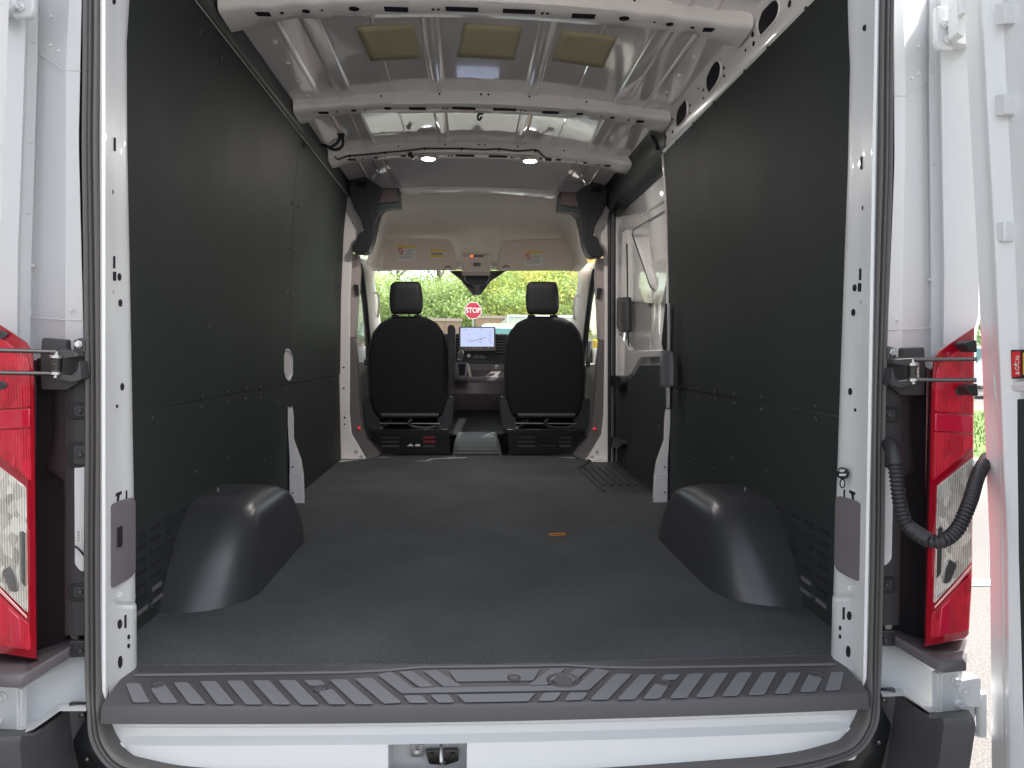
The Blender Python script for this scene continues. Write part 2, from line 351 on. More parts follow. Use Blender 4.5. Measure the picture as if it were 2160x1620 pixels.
    if not MIR:
        lab = MB().prism([W(u, v, 1.487) for u, v in ((160, 1118), (171, 1118), (171, 1145), (160, 1145))], (0, .001, 0)).build("barcode_label", cleanw, fl)
        b = MB()
        for k in range(6): b.prism([W(u, v, 1.486) for u, v in ((162, 1120+k*4), (168, 1120+k*4), (168, 1122+k*4), (162, 1122+k*4))], (0, .0005, 0))
        b.build("barcode_print", ink, fl, smooth=False)
        MB().tube(smooth_path([W(158, 1152, 1.484), W(168, 1160, 1.48), (W(178, 1172, 1.485))]), .002, 6).build("loose_wire", rubber_blk, fl)
    # --- tail light
    tl = MB()
    Yf = 1.44
    body = [(-32, 664), (10, 690), (58, 722), (70, 740), (74, 800), (76, 1100), (79, 1385), (82, 1392), (-20, 1376), (-30, 1366), (-36, 1250)]
    rows = []
    for k, (off, ins) in enumerate(((.10, 0), (.02, 0), (.004, .8), (0, 2.5))):
        cx = sum(p[0] for p in body)/len(body); cy = sum(p[1] for p in body)/len(body)
        rows.append([W(lerp(u, cx, ins/40), lerp(v, cy, ins/400), Yf+off) for u, v in body])
    light = tl.loft(rows, True, True).build("tail_light", redplain, van, ang=40)
    def lens(name, px, m, th=.003, bev=.0015, o=.003): return MB().prism([W(u, v, Yf-o) for u, v in px], (0, th, 0)).build(name, m, light, bevel=bev)
    lens("brake_lens", rpoly([(-26, 690), (30, 735), (56, 756), (62, 775), (62, 858), (-30, 864)], 6), redlens)
    lens("reflector_lens", [(-30, 868), (62, 862), (62, 902), (-30, 907)], redplain2)
    lens("lamp_lens", rpoly([(-30, 910), (62, 905), (64, 1015), (52, 1003), (-30, 940)], 4), redlens)
    lens("clear_lens", rpoly([(-32, 962), (54, 1028), (58, 1294), (2, 1238), (-32, 1200)], 5), chrome)
    lens("bulb_shield", rpoly([(2, 1205), (24, 1192), (34, 1216), (38, 1250), (20, 1248)], 8), chrome2, o=.006)
    lens("bulb_reflection", rpoly([(40, 1120), (54, 1120), (55, 1240), (42, 1225)], 6), mat("bulb_glint_metal", (.85, .85, .85), .15, metal=1), o=.0065)  # bright metal plate built in place of a bulb's reflection
    lens("edge_strip", [(-32, 1208), (2, 1244), (56, 1300), (56, 1306), (0, 1252), (-32, 1216)], mat("pale_red_edge", (.75, .35, .33), .3, coat=1), o=.0045)
    lens("lower_lens", rpoly([(-32, 1230), (2, 1258), (60, 1318), (64, 1372), (0, 1362), (-28, 1356)], 4), redlens)
    lens("lower_band", [(16, 1282), (40, 1304), (44, 1366), (22, 1364)], redplain2, o=.0045)
    if not MIR: pass
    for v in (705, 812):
        lens("lens_dark_clip", rpoly([(-8, v-9), (8, v-7), (16, v), (8, v+9), (-8, v+10)], 4), trimg, o=.007, th=.006)  # charcoal clip shapes standing proud of the lens
    # --- door check strap hinge
    ck = empty("door_check", W(125, 768, 1.45), van)
    def cp(name, px, Y, th, m, bev=.003, r=6): return MB().prism([W(u, v, Y) for u, v in rpoly(px, r)], (0, th, 0)).build(name, m, ck, bevel=bev)
    cp("bracket_plate", [(88, 712), (139, 716), (139, 738), (155, 742), (155, 716), (178, 716), (178, 798), (140, 823), (86, 822), (84, 760)], 1.478, .02, trimg)
    cp("bracket_ear", [(156, 725), (162, 713), (178, 713), (178, 745), (156, 745)], 1.462, .01, trimg)
    MB().lathe(W(167, 726, 1.458), (0, -1, 0), [(.0075, 0), (.0075, .003), (.0055, .0035), (.0055, .008), (.0001, .008)], 6).build("bolt", steel, ck)
    cp("bracket_arm_upper", [(112, 738), (160, 742), (166, 752), (135, 756), (112, 750)], 1.440, .03, trimg, .002, 4)
    cp("bracket_arm_lower", [(112, 788), (150, 792), (162, 782), (168, 760), (172, 800), (150, 806), (112, 797)], 1.440, .03, trimg, .002, 4)
    cp("bracket_recess", [(104, 752), (112, 752), (112, 786), (104, 786)], 1.474, .01, trimb, .001, 2)
    MB().cyl(W(119, 741, 1.437), W(117, 797, 1.437), .0035, 10).build("hinge_pin", steel, ck)
    sp = [W(118.5, 755, 1.437).lerp(W(117.5, 786, 1.437), k/90)+Vector((math.cos(k*.73)*.0095, math.sin(k*.73)*.0095, 0)) for k in range(91)]
    MB().tube(sp, .0017, 6).build("spring", darksteel, ck)
    MB().cyl(W(118.7, 749, 1.437), W(118.4, 755, 1.437), .011, 14).build("spring_collar", steel, ck)
    MB().cyl(W(117.6, 784, 1.437), W(117.4, 790, 1.437), .011, 14).build("spring_collar", steel, ck)
    for va, vb in ((742, 738), (788, 786)):
        p = W(118, va, 1.437); q = W(-30, vb, 1.37)
        MB().cyl(p, q, .0042, 10).build("check_rod", darksteel, ck)
    # --- bumper step, body below, bumper
    top = [W(-12, 1392, 1.47), W(80, 1392, 1.47), W(120, 1372, 1.50), W(146, 1352, 1.51), W(148, 1362, 1.475), W(146, 1369, 1.47), W(92, 1402, 1.42), W(45, 1430, 1.375), W(-10, 1428, 1.375)]
    z = FZ-.215
    st = MB(); outer = [WZ(u, v, z+.0) for u, v in ((-14, 1392), (80, 1394), (146, 1352))]
    tpx = [(148, 1352, 1.50), (178, 1352, 1.50)]
    step = [(-16, 1430), (40, 1432), (148, 1366)]
    ft = [W(-16, 1424, 1.37), W(38, 1426, 1.37), W(50, 1424, 1.378), W(142, 1370, 1.465), W(150, 1356, 1.49)]
    fb = [W(-16, 1448, 1.368), W(40, 1451, 1.368), W(52, 1448, 1.376), W(144, 1389, 1.463), W(150, 1384, 1.49)]
    bk = [W(-34, 1376, 1.53), W(20, 1378, 1.53), W(60, 1378, 1.53), W(120, 1358, 1.53), W(150, 1345, 1.53)]
    fh = [p.lerp(q, .75)+Vector((0, .002, 0)) for p, q in zip(fb, ft)]
    fr = [p+Vector((0, .012, .001)) for p in ft]
    bb = [p+Vector((0, 0, -.03)) for p in bk]
    MB().loft([bb, fb, fh, fr, bk]).build("bumper_step", mat("step_plastic", (.085, .075, .08), .5, bump=.3, bscale=450), van, ang=50)
    MB().prism([W(u, v, 1.492) for u, v in ((145, 1352), (182, 1352), (182, 1386), (147, 1388))], (0, .01, 0)).build("trim_tab", trimg, van, bevel=.002)
    MB().lathe(W(169, 1373, 1.488), (0, -1, 0), [(.005, 0), (.005, .002), (.0001, .005)], 10).build("screw", trimg, van)
    # white corner body under step
    MB().loft([[W(182, 1362, 1.53), W(140, 1378, 1.53), W(42, 1430, 1.53), W(42, 1440, 1.525), W(-20, 1440, 1.525)],
               [W(182, 1400, 1.515), W(146, 1400, 1.515), W(42, 1452, 1.51), W(40, 1500, 1.505), W(-20, 1500, 1.505)],
               [W(182, 1480, 1.50), W(126, 1484, 1.50), W(80, 1519, 1.50), W(40, 1519, 1.505), W(-20, 1519, 1.505)],
               [W(182, 1500, 1.40), W(126, 1500, 1.40), W(72, 1538, 1.40), W(36, 1552, 1.40), W(-20, 1552, 1.40)]]).build("rear_corner_panel", white, van)
    hg = plate("lower_hinge", [(-16, 1446), (36, 1452), (37, 1540), (28, 1547), (-16, 1545)], 1.44, .012, white, van, bevel=.003, r=6)
    MB().prism([W(u, v, 1.45) for u, v in ((30, 1452), (46, 1454), (44, 1546), (30, 1548))], (0, .02, 0)).build("hinge_flange", white, hg, bevel=.003)
    for (u, v) in ((3, 1470), (-14, 1490), (-6, 1522)):
        MB().lathe(W(u, v, 1.438), (0, -1, 0), [(.011, 0), (.011, .002), (.0075, .003), (.0075, .009), (.004, .009), (.0001, .006)], 6 if u > 0 else 12).build("bolt", white, hg)
    MB().prism([W(u, v, 1.432) for u, v in rpoly([(-60, 1466), (-12, 1470), (-8, 1500), (-20, 1530), (-60, 1534)], 6)], (0, .03, 0)).build("hinge_arm", white, hg, bevel=.004)
    uh = plate("upper_hinge", [(20, -60), (70, -60), (70, 20), (62, 36), (28, 38), (20, 20)], 1.505, .015, white, van, bevel=.003, r=6)
    for (u, v) in ((42, 14), (48, -20)):
        MB().lathe(W(u, v, 1.503), (0, -1, 0), [(.010, 0), (.010, .002), (.007, .003), (.007, .008), (.0035, .008), (.0001, .005)], 6).build("bolt", white, uh)
    MB().prism([W(u, v, 1.49) for u, v in rpoly([(-20, -40), (26, -34), (30, 10), (18, 22), (-20, 22)], 6)], (0, .03, 0)).build("hinge_arm", white, uh, bevel=.005)
    # bumper
    tp = [W(-30, 1556, 1.30), W(45, 1552, 1.32), W(72, 1553, 1.35), W(122, 1512, 1.42), W(150, 1487, 1.455), W(182, 1485, 1.47)]
    tb = [W(-30, 1536, 1.44), W(40, 1538, 1.45), W(76, 1530, 1.47), W(126, 1498, 1.50), W(150, 1480, 1.51), W(182, 1478, 1.52)]
    t2 = [p+Vector((0, -.006, -.012)) for p in tp]
    bo = [Vector((p.x-.01, p.y+.03, .55)) for p in tp]
    bo2 = [Vector((p.x-.01, p.y+.06, .38)) for p in tp]
    MB().loft([tb, tp, t2, bo, bo2]).build("rear_bumper", trimg, van, ang=40)
    MB().loft([[W(148, 1482, 1.475), W(205, 1482, 1.475)], [W(160, 1580, 1.47), W(230, 1580, 1.47)], [W(180, 1660, 1.465), W(330, 1660, 1.46)]]).build("bumper_side_strip", trimb, van, solid=.01)
    for (u, v) in ((172, 1508), (183, 1602)):
        MB().lathe(W(u, v, 1.463), (0, -1, 0), [(.005, -.003), (.005, .002), (.0001, .005)], 10).build("screw", darksteel, van)
for MIR in (False, True): rear_side()
MIR = False

# ================================================================== SILL
def SY(x, base):                                  # sill bows towards us in the middle
    t = (x-X0)/.8; return base-.022*(1-t*t)
xs = [X0+(-.80+1.6*k/32) for k in range(33)]
zs = FZ+.002
def sw(x): return .80
rowsS = []
for yy, zz, e in ((1.64, zs-.01, .0), (1.62, zs, 0), (1.60, zs+.001, 0), (1.437, zs, 0), (1.430, zs-.003, 0), (1.427, zs-.009, 0), (1.424, zs-.034, 0), (1.432, zs-.038, 0), (1.50, zs-.040, 0)):
    r = []
    for k in range(33):
        t = -1+2*k/32
        hwid = interp([(1.42, .754), (1.437, .755), (1.60, .778), (1.7, .778)], yy)
        x = X0+t*hwid; r.append((x, SY(x, yy) if yy < 1.61 else yy-.012*(1-t*t), zz))
    rowsS.append(r)
sill = MB().loft(rowsS).build("sill_plate", silld, van, ang=50)
def cz(x, y): return W(x, y, 1.5)
def inlay(px, off=.0035, left=True):
    pts = [WZ(180+x/2.4, 1360+y/2.4, zs+off) for x, y in px]
    return pts
QL = [[(205, 195), (275, 195), (325, 288), (240, 288)], [(330, 222), (402, 200), (468, 290), (380, 292)], [(445, 190), (520, 190), (610, 295), (525, 295)],
      [(580, 185), (660, 183), (755, 297), (665, 297)], [(715, 182), (795, 180), (898, 298), (810, 298)], [(845, 180), (930, 180), (1040, 298), (950, 298)],
      [(975, 178), (1062, 178), (1182, 299), (1088, 299)], [(1105, 178), (1190, 178), (1218, 205), (1134, 205)], [(1180, 238), (1248, 222), (1322, 297), (1232, 297)],
      [(1235, 176), (1320, 174), (1460, 296), (1365, 297)], [(1362, 170), (1450, 166), (1600, 290), (1510, 294)],
      [(1585, 135), (1655, 133), (1765, 210), (1690, 212)], [(1708, 130), (1782, 128), (1905, 208), (1812, 210)],
      [(1610, 257), (1700, 254), (1735, 290), (1640, 290)], [(1745, 252), (1835, 250), (1870, 288), (1785, 289)]]
def lowerto(pts, th=.0016): return MB().prism(pts, (0, 0, -th))
for q in QL:
    pts = inlay(rpoly(q, 9, 2))
    for MIR in (False, True):
        lowerto(pts).build("tread_inlay", silll, sill, smooth=False)
MIR = False
def sym(px, name="tread_inlay"):                  # polygon given as its left half, running to the centre
    a = inlay(px); pts = a+[mirp(p) for p in reversed(a)]
    lowerto(pts).build(name, silll, sill, smooth=False)
sym([(1880, 172+14), (1835, 128), ]) if False else None
a = inlay([(1880, 184), (1838, 130)]); lowerto([a[0], a[1], mirp(a[1]), mirp(a[0])]).build("tread_inlay", silll, sill, smooth=False)
a = inlay([(1920, 287), (1880, 251)]); lowerto([a[0], a[1], mirp(a[1]), mirp(a[0])]).build("tread_inlay", silll, sill, smooth=False)
a = inlay([(1600, 243), (1480, 152), (1545, 133), (1660, 218)]); b = [mirp(p) for p in a]
lowerto([a[0], a[1], a[2], a[3], b[3], b[2], b[1], b[0]]).build("tread_inlay", silll, sill, smooth=False)
a = inlay([(250, 147), (800, 140), (1300, 134), (1520, 124), (1700, 109), (2000, 106)]); c_ = inlay([(2000, 112), (1700, 115), (1520, 132), (1300, 142), (800, 149), (248, 156)])
lowerto(a+[mirp(p) for p in a[::-1]]+[mirp(p) for p in c_[::-1]]+c_).build("tread_inlay", silll, sill, smooth=False)
for (u, v, r) in ((335, 1446, .012), (676, 1452, .013), (1084, 1430, .013), (1402, 1441, .013), (1722, 1424, .012)):
    MB().lathe(WZ(u, v, zs+.003), (0, 0, 1), [(r*1.1, -.003), (r*1.1, .001), (r*.95, .0025), (r*.8, .001), (.0001, .0012)], 18).build("screw_cap", silld, sill)
cup = MB().lathe(WZ(1188, 1436, zs+.002), (0, 0, 1), [(.036, -.003), (.036, .001), (.032, .0035), (.028, .003), (.025, -.001), (.022, .0005), (.020, .002), (.0001, .002)], 28).build("tie_down_cup", silld, sill)

# ================================================================== LOWER WHITE PANEL
prof = [(zs-.036, 1.455), (zs-.042, 1.452), (zs-.052, 1.452), (zs-.057, 1.458), (zs-.063, 1.466), (zs-.080, 1.468), (zs-.086, 1.452), (zs-.094, 1.446), (zs-.15, 1.444), (zs-.28, 1.445)]
us = [-.82, -.76, -.735, -.72, -.70, -.6, -.45, -.3, -.25, W(820, 1590, 1.43).x-X0, W(903, 1590, 1.43).x-X0, W(985, 1590, 1.43).x-X0, .1, .25, .3, .45, .6, .70, .72, .735, .76, .82]
us = sorted(us)
lat = (W(820, 1590, 1.43).x-X0, W(985, 1590, 1.43).x-X0)
latz = W(900, 1568, 1.425).z
prof = [(z, y) for z, y in prof if z > latz-.0] + [(latz, 1.4445), (latz-.10, 1.4445), (latz-.2, 1.445)]
prof = sorted(set(prof), key=lambda q: -q[0])
verts = []; nn = len(us)
slim = sorted([(W(u, v, 1.43).z, abs(W(u, v, 1.43).x-X0)) for u, v in ((196, 1400), (199, 1520), (209, 1568), (243, 1612), (300, 1633), (400, 1650), (600, 1662), (1000, 1672))])
prof = [q for q in prof if q[0] > slim[0][0]]+[(slim[0][0], 1.445)]
for z in [q[0] for q in slim[1:-1]]: prof.append((z, interp(sorted(prof), z)))
prof = sorted(set(prof), key=lambda q: -q[0])
for z, y in prof:
    for x in us:
        x = max(-interp(slim, z), min(interp(slim, z), x))
        e = max(0, (abs(x)-.70)/.05)
        yy = y if abs(x) < .70 else lerp(y, 1.462, min(1, e))
        verts.append((X0+x, SY(X0+x, yy), z))
faces = []
for i in range(len(prof)-1):
    for j in range(nn-1):
        if lat[0]-.001 <= us[j] and us[j+1] <= lat[1]+.001 and latz-.101 <= prof[i+1][0] and prof[i][0] <= latz+.001: continue
        a = i*nn+j; faces.append((a, a+1, a+1+nn, a+nn))
lowp = MB().add(verts, faces).build("lower_rear_panel", white, van, ang=40)
lx0, lx1 = X0+lat[0], X0+lat[1]; ly = SY(X0, 1.4445)
pk = MB()
pk.loft([[(lx0, ly, latz), (lx1, ly, latz), (lx1, ly, latz-.1), (lx0, ly, latz-.1)], [(lx0+.004, ly+.05, latz-.004), (lx1-.004, ly+.05, latz-.004), (lx1-.004, ly+.05, latz-.1), (lx0+.004, ly+.05, latz-.1)]], True)
pk.add([(lx0+.004, ly+.05, latz-.004), (lx1-.004, ly+.05, latz-.004), (lx1-.004, ly+.05, latz-.1), (lx0+.004, ly+.05, latz-.1)], [(0, 1, 2, 3)])
pk.build("latch_pocket", mat("pocket_paint", (.5, .5, .5), .4), lowp)
MB().prism([W(u, v, 1.455) for u, v in rpoly([(897, 1584), (967, 1582), (967, 1606), (940, 1615), (905, 1612)], 4)], (0, .01, 0)).build("striker_plate", darksteel, lowp, bevel=.002)
MB().tube(smooth_path([W(931, 1570, 1.45), W(931, 1606, 1.43), W(936, 1608, 1.45)]), .004, 8).build("striker_bolt", steel, lowp)
MB().prism([W(u, v, 1.46) for u, v in ((868, 1572), (892, 1572), (892, 1597), (868, 1597))], (0, .004, 0)).build("nut_plate", steel, lowp, bevel=.001)
MB().lathe(W(880, 1582, 1.458), (0, -1, 0), [(.008, 0), (.008, .003), (.004, .003), (.0001, .001)], 12).build("nut", steel, lowp)
for u in (910, 955): MB().lathe(W(u, 1592, 1.453), (0, -1, 0), [(.005, 0), (.003, .003), (.0001, .003)], 8).build("bolt", darksteel, lowp)
# raised corner pads on the lower panel
for MIR in (False, True):
    MB().prism([W(u, v, 1.448) for u, v in rpoly([(225, 1532), (240, 1560), (275, 1582), (350, 1586), (358, 1592), (358, 1640), (240, 1640), (218, 1580)], 8)], (0, .012, 0)).build("corner_pad", white, lowp, bevel=.004)
MIR = False

# ================================================================== CARGO FLOOR
def gridz(xa, xb, ya, yb, z, nx, ny): return [[(lerp(xa, xb, i/nx), lerp(ya, yb, j/ny), z) for i in range(nx+1)] for j in range(ny+1)]
MB().box((X0-.95, 1.52, FZ-.09), (X0+.95, 4.88, FZ-.012)).build("load_floor", white_lift, van)
fl = MB()
fp = [(X0-.86, 1.602), (X0-.73, 1.602), (X0, 1.583), (X0+.73, 1.602), (X0+.86, 1.602), (X0+.86, 3.32), (X0+.80, 3.50), (X0+.62, 3.56), (X0+.60, 4.30), (X0+.72, 4.62), (X0+.40, 4.80), (X0-.45, 4.80), (X0-.72, 4.62), (X0-.86, 4.50)]
MB().prism([(x, y, FZ+.004) for x, y in fp], (0, 0, -.016)).build("cargo_mat", carpet, van, bevel=.004)
# step well by the sliding door
sw_ = MB(); z2 = FZ-.004
MB().prism([(X0+.60, 3.42, z2), (X0+.93, 3.42, z2), (X0+.93, 4.58, z2), (X0+.60, 4.58, z2)], (0, 0, -.02)).build("side_step", trimg, van)
MB().prism([(X0+.84, 3.5, z2-.001), (X0+1.0, 3.5, z2-.001), (X0+1.0, 4.5, z2-.001), (X0+.84, 4.5, z2-.001)], (0, 0, .012)).build("step_lip", trimb, van, bevel=.004)
for k in range(5):
    MB().prism([(X0+.63+k*.042, 3.75, z2+.001), (X0+.65+k*.042, 3.75, z2+.001), (X0+.65+k*.042, 4.35, z2+.001), (X0+.63+k*.042, 4.35, z2+.001)], (0, 0, .006)).build("step_rib", trimg, van, bevel=.002)
MB().tube([(X0+.60, 3.56, FZ+.004), (X0+.585, 4.30, FZ+.004), (X0+.70, 4.62, FZ+.004)], .008, 8).build("step_edging", trimg, van)
# floor litter
# ================================================================== WALL LINERS
SEAM = .53
def wallpanel(s, ya, yb, za, zb, name="liner_panel", front=None, th=.006, holes=()):
    ny = max(2, int((yb-ya)/.15)); nz = max(2, int((zb-za)/.07)); rows = []
    for i in range(nz+1):
        z = lerp(za, zb, i/nz); r = []
        for j in range(ny+1):
            ye = yb if front is None else yb+front(z)
            r.append((X0+s*hw(z+0), lerp(ya, ye, j/ny), z))
        rows.append(r)
    back = [[(p[0]+s*th, p[1], p[2]) for p in r] for r in rows]
    m = MB(); m.loft(rows)
    # rim
    ring = rows[0]+[r[-1] for r in rows[1:]]+rows[-1][-2::-1]+[r[0] for r in rows[-2:0:-1]]
    ringb = [(p[0]+s*th, p[1], p[2]) for p in ring]
    m.loft([ring, ringb], True)
    m.loft([[(p[0]+s*th*1.01, p[1], p[2]) for p in r] for r in rows])
    return m.build(name, panelm, van, ang=50)
zt = FZ+1.635; zm = FZ+SEAM
g = .0018
for (s, ya, yb, za, zb) in ((-1, 1.55, 3.37-g, FZ, zm-g), (-1, 1.55, 3.37-g, zm+g, zt), (-1, 3.37+g, 4.62, FZ, zm-g), (-1, 3.37+g, 4.66, zm+g, zt), (1, 1.55, 3.33, FZ, zm-g), (1, 1.55, 3.365, zm+g, zt-.014)):
    wallpanel(s, ya, yb, za, zb)
# body behind the liners
for s in (-1, 1):
    y1 = 4.75 if s < 0 else 3.3
    MB().loft([[(X0+s*(hw(z)+.012), 1.56, z), (X0+s*(hw(z)+.012), y1-.02, z)] for z in (FZ-.05, FZ+.5, FZ+1.0, FZ+1.4, FZ+1.60)]).build("inner_side_frame", mat("inner_dark_paint", (.25, .25, .25), .5), van, solid=.004)
# rivets
RL = [(320, 885), (426, 838), (424, 861), (480, 829), (478, 851), (518, 821), (516, 843), (549, 819), (548, 841), (585, 816), (584, 848), (603, 829), (634, 806), (634, 823), (615, 428), (629, 437), (612, 523), (620, 528), (603, 619), (618, 624), (605, 689), (612, 690), (595, 780), (618, 774), (725, 649), (722, 703), (744, 471), (413, 998), (480, 969), (516, 981), (556, 971), (319, 1278), (420, 68), (465, 124), (655, 803), (690, 798), (668, 812), (440, 690), (660, 930)]
RR = [(1436, 816), (1474, 820), (1509, 827), (1549, 833), (1606, 841), (1720, 859), (1437, 850), (1474, 840), (1510, 845), (1550, 853), (1607, 866), (1721, 886), (1419, 628), (1417, 697), (1701, 16), (1620, 99), (1571, 150), (1506, 217), (1463, 260), (1427, 298), (1544, 966), (1506, 990), (1618, 995), (1466, 970), (1715, 1259), (1408, 438), (1412, 500), (1425, 780), (1416, 880)]
rv = None
for (u, v) in RL+RR:
    s = -1 if u < 990 else 1
    p = WW(u, v, 0)
    if p.y > (4.6 if s < 0 else 3.24): continue
    MB().lathe(p, (-s, 0, 0), [(.0085, -.001), (.0085, .0015), (.006, .0038), (.0001, .0045)], 12).build("push_rivet", screwm, van)
# vent slots near the rear corner: louvres
def vents(mirror):
    L = []
    for r in range(7):
        for c in range(4):
            y = 1.80+c*.088; z = FZ+.225-r*.031-c*.0
            if c == 3 and r > 0: continue
            if c == 2 and r > 3: continue
            wd = .058
            L.append((y, z, wd, (r, c)))
    return L
for MIR in (False, True):
    for (y, z, wd, k) in vents(MIR):
        x = X0-hw(z)+.0008
        pts = [(x, y, z), (x, y+wd, z), (x, y+wd, z+.011), (x, y, z+.011)]
        mm = latchg if (k[0] == 6 or (k == (5, 1))) else holem
        MB().prism([(p[0], p[1], p[2]) for p in pts], (-.003, 0, 0)).build("vent_slot", mm, van, smooth=False)
        if mm is holem: MB().tube([(x+.001, y, z-.001), (x+.001, y+wd, z-.001)], .0013, 5).build("slot_edge", screwm, van)
MIR = False

# ================================================================== WHEEL HOUSINGS
def se(cx, cy, ax, ay, n, rx, s):                 # wall-side-open rounded rectangle: points from wall front round to wall back
    out = []
    return out
def housing():
    xw = X0-.852
    rows = []
    # (z above floor, inner x, rear y (towards us), front y, corner radius)
    L = [(-.01, X0-.635, 1.915, 2.80, .17), (.02, X0-.638, 1.925, 2.79, .16), (.06, X0-.643, 1.955, 2.77, .14), (.12, X0-.650, 2.00, 2.72, .12), (.175, X0-.658, 2.055, 2.65, .10), (.200, X0-.665, 2.085, 2.61, .09), (.219, X0-.678, 2.112, 2.56, .085), (.232, X0-.695, 2.14, 2.51, .08), (.241, X0-.716, 2.175, 2.46, .07), (.246, X0-.75, 2.22, 2.40, .05)]
    for z, xi, y0, y1, r in L:
        pts = [(xw-.01, y0+.004, FZ+z)]
        r = min(r, (xi-xw)*.9)
        for k in range(9): a = k/8*math.pi/2; pts.append((xi-r+r*math.sin(a), y0+r-r*math.cos(a), FZ+z)) if k or True else None
        r2 = r*1.1
        for k in range(9): a = k/8*math.pi/2; pts.append((xi-r2+r2*math.cos(a), y1-r2+r2*math.sin(a), FZ+z))
        pts.append((xw-.01, y1-.004, FZ+z)); rows.append(pts)
    m = MB(); m.loft(rows); top = rows[-1]
    m.add(top, [tuple(range(len(top)))])
    return m.build("wheel_housing_cover", cover, van, ang=75, label=None)
for MIR in (False, True):
    wh = housing()
    p = Vector((X0-.825, 2.30, FZ+.248))
    MB().tube([p+Vector((0, 0, -.03)), p+Vector((0, .002, -.004)), p+Vector((0, .001, .008)), p+Vector((0, 0, .011))], [.008, .004, .003, .001], 8).build("cover_clip", latchg, wh)
MIR = False

# ================================================================== MID PILLARS (white feet, grab openings)
for MIR in (False, True):
    Yp = 3.30
    def pq(px, d=0): return [W(u, v, Yp+d) for u, v in px]
    if not MIR:
        MB().prism([WW(u, v, .004) for u, v in rpoly([(604, 735), (612, 737), (617, 752), (618, 790), (612, 804), (604, 800), (600, 785), (600, 750)], 3)], (-.002, 0, 0)).build("pillar_opening", white_lift, van, smooth=False)
        MB().tube([WW(u, v, .006) for u, v in ((604, 738), (611, 741), (616, 754), (616, 788), (609, 802))], .004, 6).build("opening_lip", white, van)
    # three-faced foot
    lo = [(610, 858, 608), (610, 900, 608), (612, 960, 610), (614, 1000, 612)]
    a = [W(607, 858, Yp), W(607, 895, Yp), W(609, 930, Yp), W(611, 970, Yp), W(611, 1000, Yp), W(610, 1060, Yp)]
    b = [W(613, 861, Yp), W(614, 898, Yp), W(617, 935, Yp), W(630, 975, Yp), W(637, 998, Yp), W(637, 1060, Yp)]
    c = [W(617, 858, Yp+.04), W(620, 880, Yp+.04), W(620, 925, Yp+.05), W(636, 970, Yp+.05), W(641, 1000, Yp+.05), W(643, 1052, Yp+.05)]
    d = [p+Vector((-.06, .05, 0)) for p in c]
    foot = MB().loft([a, b, c, d]).build("pillar_foot", white_lift, van, ang=20)
    MB().prism(pq([(610, 1000), (638, 998), (642, 1062), (636, 1066), (611, 1062)], -.004), (0, .008, 0)).build("foot_plate", white_lift, foot, bevel=.002)
    for v in (985, 1040): MB().lathe(W(617, v, Yp-.0045), (0, -1, 0), [(.004, -.001), (.004, .001), (.0001, .001)], 10).build("foot_hole", holem, foot)
MIR = False
# right pillar strip above the foot, with pull handle
MB().loft([[W(1413, v, 3.30), W(1407, v, 3.31), W(1405, v, 3.34)] for v in (640, 700, 800, 860)]).build("door_pillar_strip", white_lift, van, solid=.004)
ph = MB().prism([W(u, v, 3.19) for u, v in rpoly([(1400, 738), (1421, 741), (1424, 775), (1422, 816), (1398, 818), (1397, 770)], 4)], (0, .05, 0)).build("grab_handle", mat("handle_plastic", (.15, .14, .15), .45), van, bevel=.007, seg=3)
MB().prism([W(u, v, 3.188) for u, v in rpoly([(1413, 743), (1420, 745), (1422, 775), (1420, 813), (1413, 814)], 3)], (0, .03, 0)).build("handle_face", mat("handle_face_plastic", (.24, .21, .225), .5), ph, bevel=.003)
# rear-right pillar power socket with cap
skt = empty("power_socket", W(1776, 1000, 1.55), van)
for r, o in ((13.5, 0), (11, .012)):
    MB().lathe(W(1776, 998, 1.555-o), (.15, -1, 0), [(r/1040*.92, -.004), (r/1040, 0), (r/1040, .006), (r/1040*.85, .009), (.0001, .0095)], 22).build("socket_cap" if o else "socket_ring", trimb, skt)
textmesh("socket_text", "12V", W(1776, 993, 1.530), .0072, cleanw, skt, bold=.0002)
textmesh("socket_text", "180W", W(1777, 1002, 1.530), .0062, cleanw, skt, bold=.0002)
MB().tube([W(1777+5*math.cos(k*.52), 1020+9*math.sin(k*.52), 1.54) for k in range(12)], .0016, 6, close=True).build("cap_strap", trimb, skt)

# ================================================================== ROOF
ZR = CZ+1.110
RB = [-.585, -.20, .20, .585]
def roofz(x, y):
    t = (x-X0)/.80; z = ZR-.055*t*t-.02*t**4
    z -= .000*(y-3)
    for c in RB:
        d = abs(x-X0-c)
        if d < .032: z -= .007*min(1, (.032-d)/.007)
    return z
xs = sorted(set([round(-.80+1.6*k/40, 4) for k in range(41)]+[c+q for c in RB for q in (-.033, -.032, -.029, -.025, .025, .029, .032, .033)]))
skinrows = [[(X0+x, y, roofz(X0+x, y)) for x in xs] for y in [1.40+.2*k for k in range(20)]]
MB().loft(skinrows).build("roof_skin", roofm, van, ang=60, solid=.0)
